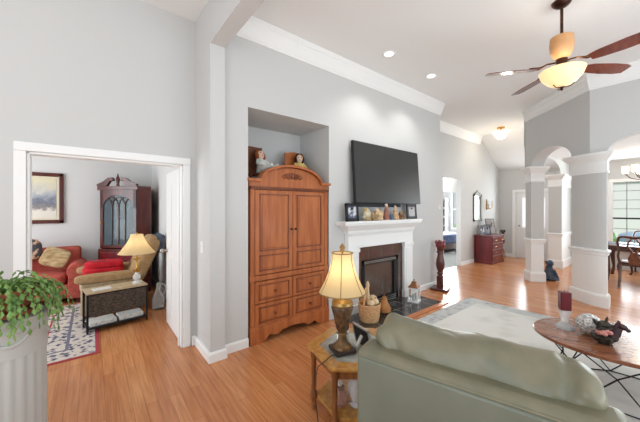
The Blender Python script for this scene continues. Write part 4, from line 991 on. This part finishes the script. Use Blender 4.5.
for k in range(230):
    a = random.uniform(0, 2 * PI); rr = .11 * math.sqrt(random.random()); 
    p = Vector((rr * math.cos(a), rr * math.sin(a), .115)); el = random.uniform(.0, 1.15)
    d = Vector((math.cos(a) * math.cos(el), math.sin(a) * math.cos(el), math.sin(el)))
    nseg = random.randint(4, 8); droop = random.uniform(.5, .95)
    for i in range(nseg):
        L_ = random.uniform(.034, .046); q = p + d * L_
        w = d.cross(Vector((0, 0, 1)))
        w = (w.normalized() if w.length > .05 else Vector((1, 0, 0))); w = (w + Vector((random.uniform(-.5, .5), random.uniform(-.5, .5), random.uniform(-.4, .4)))).normalized()
        w = (w - d * w.dot(d)).normalized(); nn = d.cross(w)
        W_ = random.uniform(.009, .013)
        mid = p + d * L_ * .6
        vs = [fo.b.verts.new(x) for x in (p, mid + w * W_, q, mid - w * W_, mid + nn * .004, mid - nn * .004)]
        for f in ((0, 1, 4), (1, 2, 4), (2, 3, 4), (3, 0, 4), (1, 0, 5), (2, 1, 5), (3, 2, 5), (0, 3, 5)): fo.b.faces.new([vs[j] for j in f])
        p = q
        if (p.x ** 2 + p.y ** 2) ** .5 > .10: d = d + Vector((0, 0, -droop))
        else: d = d + Vector((math.cos(a), math.sin(a), 0)) * .15
        d = (d + Vector((random.uniform(-.15, .15), random.uniform(-.15, .15), random.uniform(-.1, .1)))).normalized()
        if (p.x ** 2 + p.y ** 2) ** .5 < .165 and p.z < .14: d = (d + Vector((math.cos(a), math.sin(a), .3)) * .6).normalized()
fo.build('foliage', M['leaf'], r)

# ------------------------------------------------------------------ study seen through the cased opening
r = thing('painting', 'framed winter landscape painting on the study wall', 'painting', (-.80, 6.999, 1.275))
fw, fh = .80, .90
fr = MB()
for x0, x1, z0, z1 in ((-fw / 2, fw / 2, 0, .065), (-fw / 2, fw / 2, fh - .065, fh), (-fw / 2, -fw / 2 + .065, 0, fh), (fw / 2 - .065, fw / 2, 0, fh)): fr.box(x0, x1, -.045, 0, z0, z1)
fr.build('frame', M['cherry'], r, bevel=.012)
MB().box(-fw / 2 + .06, fw / 2 - .06, -.028, -.002, .06, fh - .06).build('mat_board', mat('ivory_mat', (228, 220, 196), .8), r)
MB().box(-.30, .30, -.033, -.027, 0, .70).build('picture', M['painting'], r).location = (0, 0, .10)

r = thing('corner_cabinet', 'cherry corner china cabinet with arched glass door and scroll top', 'cabinet', (.98, 6.98, 0), math.radians(-45))
# local: back corner at origin; front faces -y
FD = .84; FW = .36
def cab(z0, z1, fw, m, name, ex=0):
    pts = [(-.01, -.01), (-.01 - FD * .62 - ex, -.40 - 0), (-fw - ex, -FD - ex), (fw + ex, -FD - ex), (.01 + FD * .62 + ex, -.40), (.01, -.01)]
    pts = [(0, -.02), (-.52, -.68), (-fw - ex, -FD - ex), (fw + ex, -FD - ex), (.52, -.68)]
    return MB().prism(pts, z0, z1, 'z').build(name, m, r, bevel=.004)
cab(0, .80, FW, M['cherry'], 'lower_case', .03)
# upper case as open shell: sides, back and top
up = MB().prism([(-.52, -.68), (-FW, -FD), (-FW + .03, -FD), (-.48, -.68), (-.02, -.06), (.0, -.02)], .80, 1.90, 'z').prism([(.52, -.68), (FW, -FD), (FW - .03, -FD), (.48, -.68), (.02, -.06), (0, -.02)], .80, 1.90, 'z')
up.build('upper_case', M['cherry'], r)
cab(1.88, 1.95, FW, M['cherry'], 'cornice', .04)
for z in (1.12, 1.45): MB().prism([(0, -.12), (-.46, -.68), (-FW + .04, -FD + .04), (FW - .04, -FD + .04), (.46, -.68)], z, z + .012, 'z').build('shelf', M['glass'], r)
dr = MB().box(-FW, -FW + .055, -FD - .02, -FD, .82, 1.88).box(FW - .055, FW, -FD - .02, -FD, .82, 1.88).box(-FW, FW, -FD - .02, -FD, .82, .87)
tp_ = [(-FW, 1.88), (-FW, 1.55)] + [(-FW + .055, 1.55)] + [(x, z) for x, z in arc(0, 1.55, FW - .055, .24, PI, 0, 16)] + [(FW, 1.55), (FW, 1.88)]
dr.prism(tp_[::-1], -FD - .02, -FD, 'y')
door = dr.build('door', M['cherry'], r)
lat = MB()
for x in (-.13, 0, .13): lat.box(x - .007, x + .007, -FD - .015, -FD - .005, .87, 1.60 + .02)
for cx in (-.13, .0, .13):
    for s_ in (-1, 1): lat.tube([(cx + s_ * .13 * (1 - math.cos(t)), -FD - .01, 1.55 + .20 * math.sin(t)) for t in [PI / 2 * i / 8 for i in range(9)]], .007, 5)
lat.build('lattice', M['mahog'], door)
MB().box(-FW + .05, FW - .05, -FD + .001, -FD + .005, .87, 1.80).build('pane', mat('cabinet_glass', (140, 158, 166), .05, trans=.7, ior=1.35), door)
MB().ell((-FW + .03, -FD - .03, 1.28), (.012, .012, .03)).build('handle', M['brass'], door, smooth=True)
for s_ in (-1, 1):
    MB().prism([(s_ * .39, 1.95), (s_ * .39, 1.985), (s_ * .27, 2.03), (s_ * .17, 2.10), (s_ * .10, 2.11), (s_ * .07, 2.07), (s_ * .09, 2.04), (s_ * .13, 2.05), (s_ * .20, 1.95)], -FD - .06, -FD + .0, 'y').build('scroll', M['cherry'], r)
MB().lathe([(.03, 1.95), (.02, 1.99), (.03, 2.04), (.035, 2.08), (.015, 2.13), (.005, 2.18)], (0, -FD - .02, 0), seg=14).build('finial', M['cherry'], r, smooth=True)
for z0, z1 in ((.08, .42), (.46, .74)):
    MB().box(-FW + .03, FW - .03, -FD - .05, -FD - .025, z0, z1).build('drawer' if z0 > .4 else 'lower_door', M['redchest'], r, bevel=.008)
for s_ in (-.15, .15): MB().tube([(s_ - .04, -FD - .05, .62), (s_, -FD - .075, .59), (s_ + .04, -FD - .05, .62)], .008, 6).build('pull', M['nickel'], r)
for i, (x, z, lab) in enumerate(((-.12, 1.133, 'white plate standing on the lower shelf of the corner cabinet'), (.10, 1.463, 'white plate standing on the upper shelf of the corner cabinet'))):
    q = Vector((.98, 6.98, 0)) + RZ(math.radians(-45)) @ Vector((x, -.60, z + .1))
    o = MB().lathe([(.02, 0), (.06, .003), (.10, .018), (.098, .022), (.06, .008), (0, .006)], seg=24).xf(Matrix.Rotation(PI / 2, 4, 'X')).build('plate', M['trim'], loc=q, rz=math.radians(-45), smooth=True)
    tag(o, lab, 'plate', 'plates in the corner cabinet')

# red sofa against the back wall
r = thing('red_sofa', 'brick red upholstered sofa against the study back wall', 'sofa', (-1.05, 6.52, 0))
MB().box(-.95, .95, -.40, .40, .10, .32).build('base', M['redsofa'], r, bevel=.03, smooth=True)
MB().box(-.90, .90, .14, .42, .25, .86).build('backrest', M['redsofa'], r, bevel=.06, seg=4, smooth=True)
for sx in (-1, 1):
    a = MB().box(sx * .86 - .11, sx * .86 + .11, -.42, .36, .08, .52).tube([(sx * .86, -.43, .52), (sx * .86, .36, .52)], .13, 16)
    a.build('arm', M['redsofa'], r, smooth=True, bevel=.01)
for sx in (-.37, .37): MB().cushion((sx, -.12, .40), (.74, .62, .19), p=5, noi=.01).build('seat_cushion', M['redsofa'], r, smooth=True, ang=180)
for sx in (-.88, .88):
    for sy in (-.34, .34): MB().box(sx - .03, sx + .03, sy - .03, sy + .03, 0, .10).build('leg', M['mahog'], r)
o = MB().cushion((0, 0, 0), (.36, .10, .32), RX(-.5) @ RY(.42), p=4.5, noi=.012).build('throw_pillow', M['stripe'], loc=(-.47, 6.42, .73), smooth=True, ang=180)
tag(o, 'beige striped pillow tilted in the corner of the red sofa', 'pillow')
o = MB().cushion((0, 0, 0), (.46, .14, .36), RX(-.3), p=3, noi=.01).build('quilted_pillow', mat('dark_quilt', (70, 66, 72), .9, c2=(206, 170, 140), scale=5, contrast=(.48, .52)), loc=(-.86, 6.50, .88), smooth=True, ang=180)
tag(o, 'dark quilted pillow with pale star behind the striped pillow', 'pillow')
o = MB().cushion((0, 0, 0), (.42, .14, .32), RX(-.3), p=3, noi=.01).build('white_pillow', M['whitecloth'], loc=(-1.32, 6.46, .80), smooth=True, ang=180)
tag(o, 'white pillow at the left of the red sofa', 'pillow')

# patterned rug
r = thing('persian_rug', 'patterned grey and red persian rug on the study floor', 'rug', (-1.0, 5.05, 0))
MB().box(-1.2, 1.07, -1.2, 1.02, .001, .006).build('edge', M['persianred'], r)
MB().box(-1.16, 1.03, -1.16, .98, .006, .008).build('border', M['persianborder'], r)
for q, m_ in ((.93, 'persianline'), (.90, 'persianborder'), (.72, 'persianred'), (.70, 'persianfield')):
    e0, e1, e2, e3 = -1.2 + (1.2 - q) , 1.07 - (1.2 - q), -1.2 + (1.2 - q), 1.02 - (1.2 - q)
    MB().box(e0, e1, e2, e3, .0078, .0084 + (.93 - q) * .008).build('guard_stripe', M[m_], r)
MB().box(-.60, .47, -.60, .42, .008, .0108).build('field', M['persianfield'], r)

# tan recliner, facing left, with blanket and cloth
r = thing('recliner', 'tan reclining armchair with sloping back facing left in the study', 'chair', (.28, 5.42, .0105))
MB().box(-.40, .35, -.25, .38, .08, .34).build('base', M['tanpale'], r, bevel=.04, smooth=True, seg=3)
MB().cushion((-.06, .05, .42), (.72, .60, .18), p=5, noi=.01).build('seat', M['tanpale'], r, smooth=True, ang=180)
MB().cushion((.37, .05, .72), (.24, .66, .80), RY(.42), p=4, noi=.015).build('backrest', M['tan'], r, smooth=True, ang=180)
for sy in (-.34, .44):
    MB().box(-.40, .30, sy - .06, sy + .06, .06, .50).build('arm_panel', M['tanpale'], r, bevel=.03, smooth=True, seg=3)
    MB().cushion((-.06, sy, .555), (.82, .16, .13), p=4, noi=.006).build('arm', M['tan'], r, smooth=True, ang=180)
for sx in (-.34, .28):
    for sy in (-.3, .36): MB().box(sx - .025, sx + .025, sy - .025, sy + .025, 0, .08).build('foot', M['mahog'], r)
r = thing('red_blanket', 'folded red blanket with a black bow shape on the recliner', 'blanket', (.15, 5.55, .515))
MB().cushion((0, 0, .07), (.52, .36, .14), p=5, noi=.025, nsc=7).build('lower_fold', M['redblanket'], r, smooth=True, ang=180)
MB().cushion((0, 0, .175), (.48, .33, .10), p=5, noi=.025, nsc=7, seedv=3).build('upper_fold', M['redblanket'], r, smooth=True, ang=180)
bw = MB()
for s_ in (-1, 1): bw.prism([(0, -.01), (s_ * .07, -.045), (s_ * .08, 0), (s_ * .07, .045), (0, .01)][::s_], .222, .228, 'z')
bw.xf(Matrix.Translation((-.06, -.08, 0))).build('black_bow', M['blackplastic'], r)
o = MB().cushion((0, 0, 0), (.16, .42, .28), RY(.35), p=3, noi=.06, nsc=9).build('grey_jacket', M['denim'], loc=(.86, 5.43, .98), smooth=True, ang=180)
tag(o, 'blue grey jacket draped over the recliner back', 'jacket')

# black wire side table in front of the recliner
r = thing('side_table', 'black metal side table with woven panel and papers below, before the recliner', 'table', (.255, 4.68, 0), math.radians(8))
SW, SD, SH = .32, .15, .485
for sx in (-1, 1):
    for sy in (-1, 1): MB().tube([(sx * SW, sy * SD, .011), (sx * SW, sy * SD, SH)], .012, 8).build('leg', M['black'], r)
for z in (.06, SH - .01):
    MB().tube([(-SW, -SD, z), (SW, -SD, z), (SW, SD, z), (-SW, SD, z), (-SW, -SD, z)], .010, 6).build('rail', M['black'], r)
MB().box(-SW - .01, SW + .01, -SD - .01, SD + .01, SH, SH + .018).build('tabletop', M['tanpale'], r)
MB().box(-SW + .012, SW - .012, -SD - .006, -SD + .006, .21, SH - .02).build('woven_panel', M['wicker'], r)
MB().box(-SW, SW, -SD, SD, .055, .067).build('lower_shelf', M['black'], r)
for i, (dx, rr) in enumerate(((-.155, .03), (.155, -.03))):
    q = Vector((.255, 4.68, 0)) + RZ(math.radians(8)) @ Vector((dx, 0, .068))
    o = MB().box(-.14, .14, -.11, .11, 0, .05).build('newspaper_stack', M['paper'], loc=q, rz=rr + math.radians(8), bevel=.006)
    tag(o, ('stack of newspapers at the left of the side table lower shelf', 'stack of newspapers at the right of the side table lower shelf')[i], 'newspapers', 'newspapers under the side table')
o = MB().box(-.10, .10, -.07, .07, 0, .006).build('magazine', M['paper'], loc=(.10, 4.64, SH + .019), rz=.2); tag(o, 'open paper lying on top of the black side table', 'magazine')
# crystal lamp on that table
r = thing('table_lamp', 'crystal table lamp with cream coolie shade on the study side table', 'lamp', (.49, 4.70, SH + .0185))
MB().lathe([(.06, 0), (.055, .02), (.025, .035), (.045, .07), (.05, .10), (.03, .13), (.02, .15)], seg=12).build('base', M['crystal'], r)
MB().lathe([(.012, .15), (.045, .175), (.05, .19), (.02, .205), (.012, .22), (.012, .32), (.05, .335), (.05, .35), (.01, .36), (.01, .46)], seg=14).build('neck', M['brass'], r, smooth=True)
MB().lathe(bell(.42, .68, .225, .075, p=1.5), seg=32, cap=False).build('lamp_shade', M['shadelit'], r, smooth=True)
MB().tube([(0, 0, .60), (0, 0, .68)], .005, 6).ell((0, 0, .69), .013).build('finial', M['brass'], r, smooth=True)
MB().ell((0, 0, .50), (.025, .025, .035)).build('bulb', M['flame'], r, smooth=True)
point('study_lamp_light', (.49, 4.70, SH + .54), .7, (1, .9, .75))
# glass jug on the floor by the wall
r = thing('glass_carafe', 'tall clear glass carafe on the floor by the study wall', 'carafe', (.80, 4.98, 0))
MB().lathe([(.07, 0), (.085, .02), (.085, .16), (.05, .26), (.028, .33), (.03, .40), (.024, .40), (.022, .33), (.044, .255), (.078, .155), (.078, .025), (0, .015)], seg=24).build('body', M['carafe'], r, smooth=True)
MB().tube([(.03, 0, .38), (.09, 0, .36), (.10, 0, .28), (.075, 0, .2)], .008, 8).build('handle', M['crystal'], r, smooth=True)
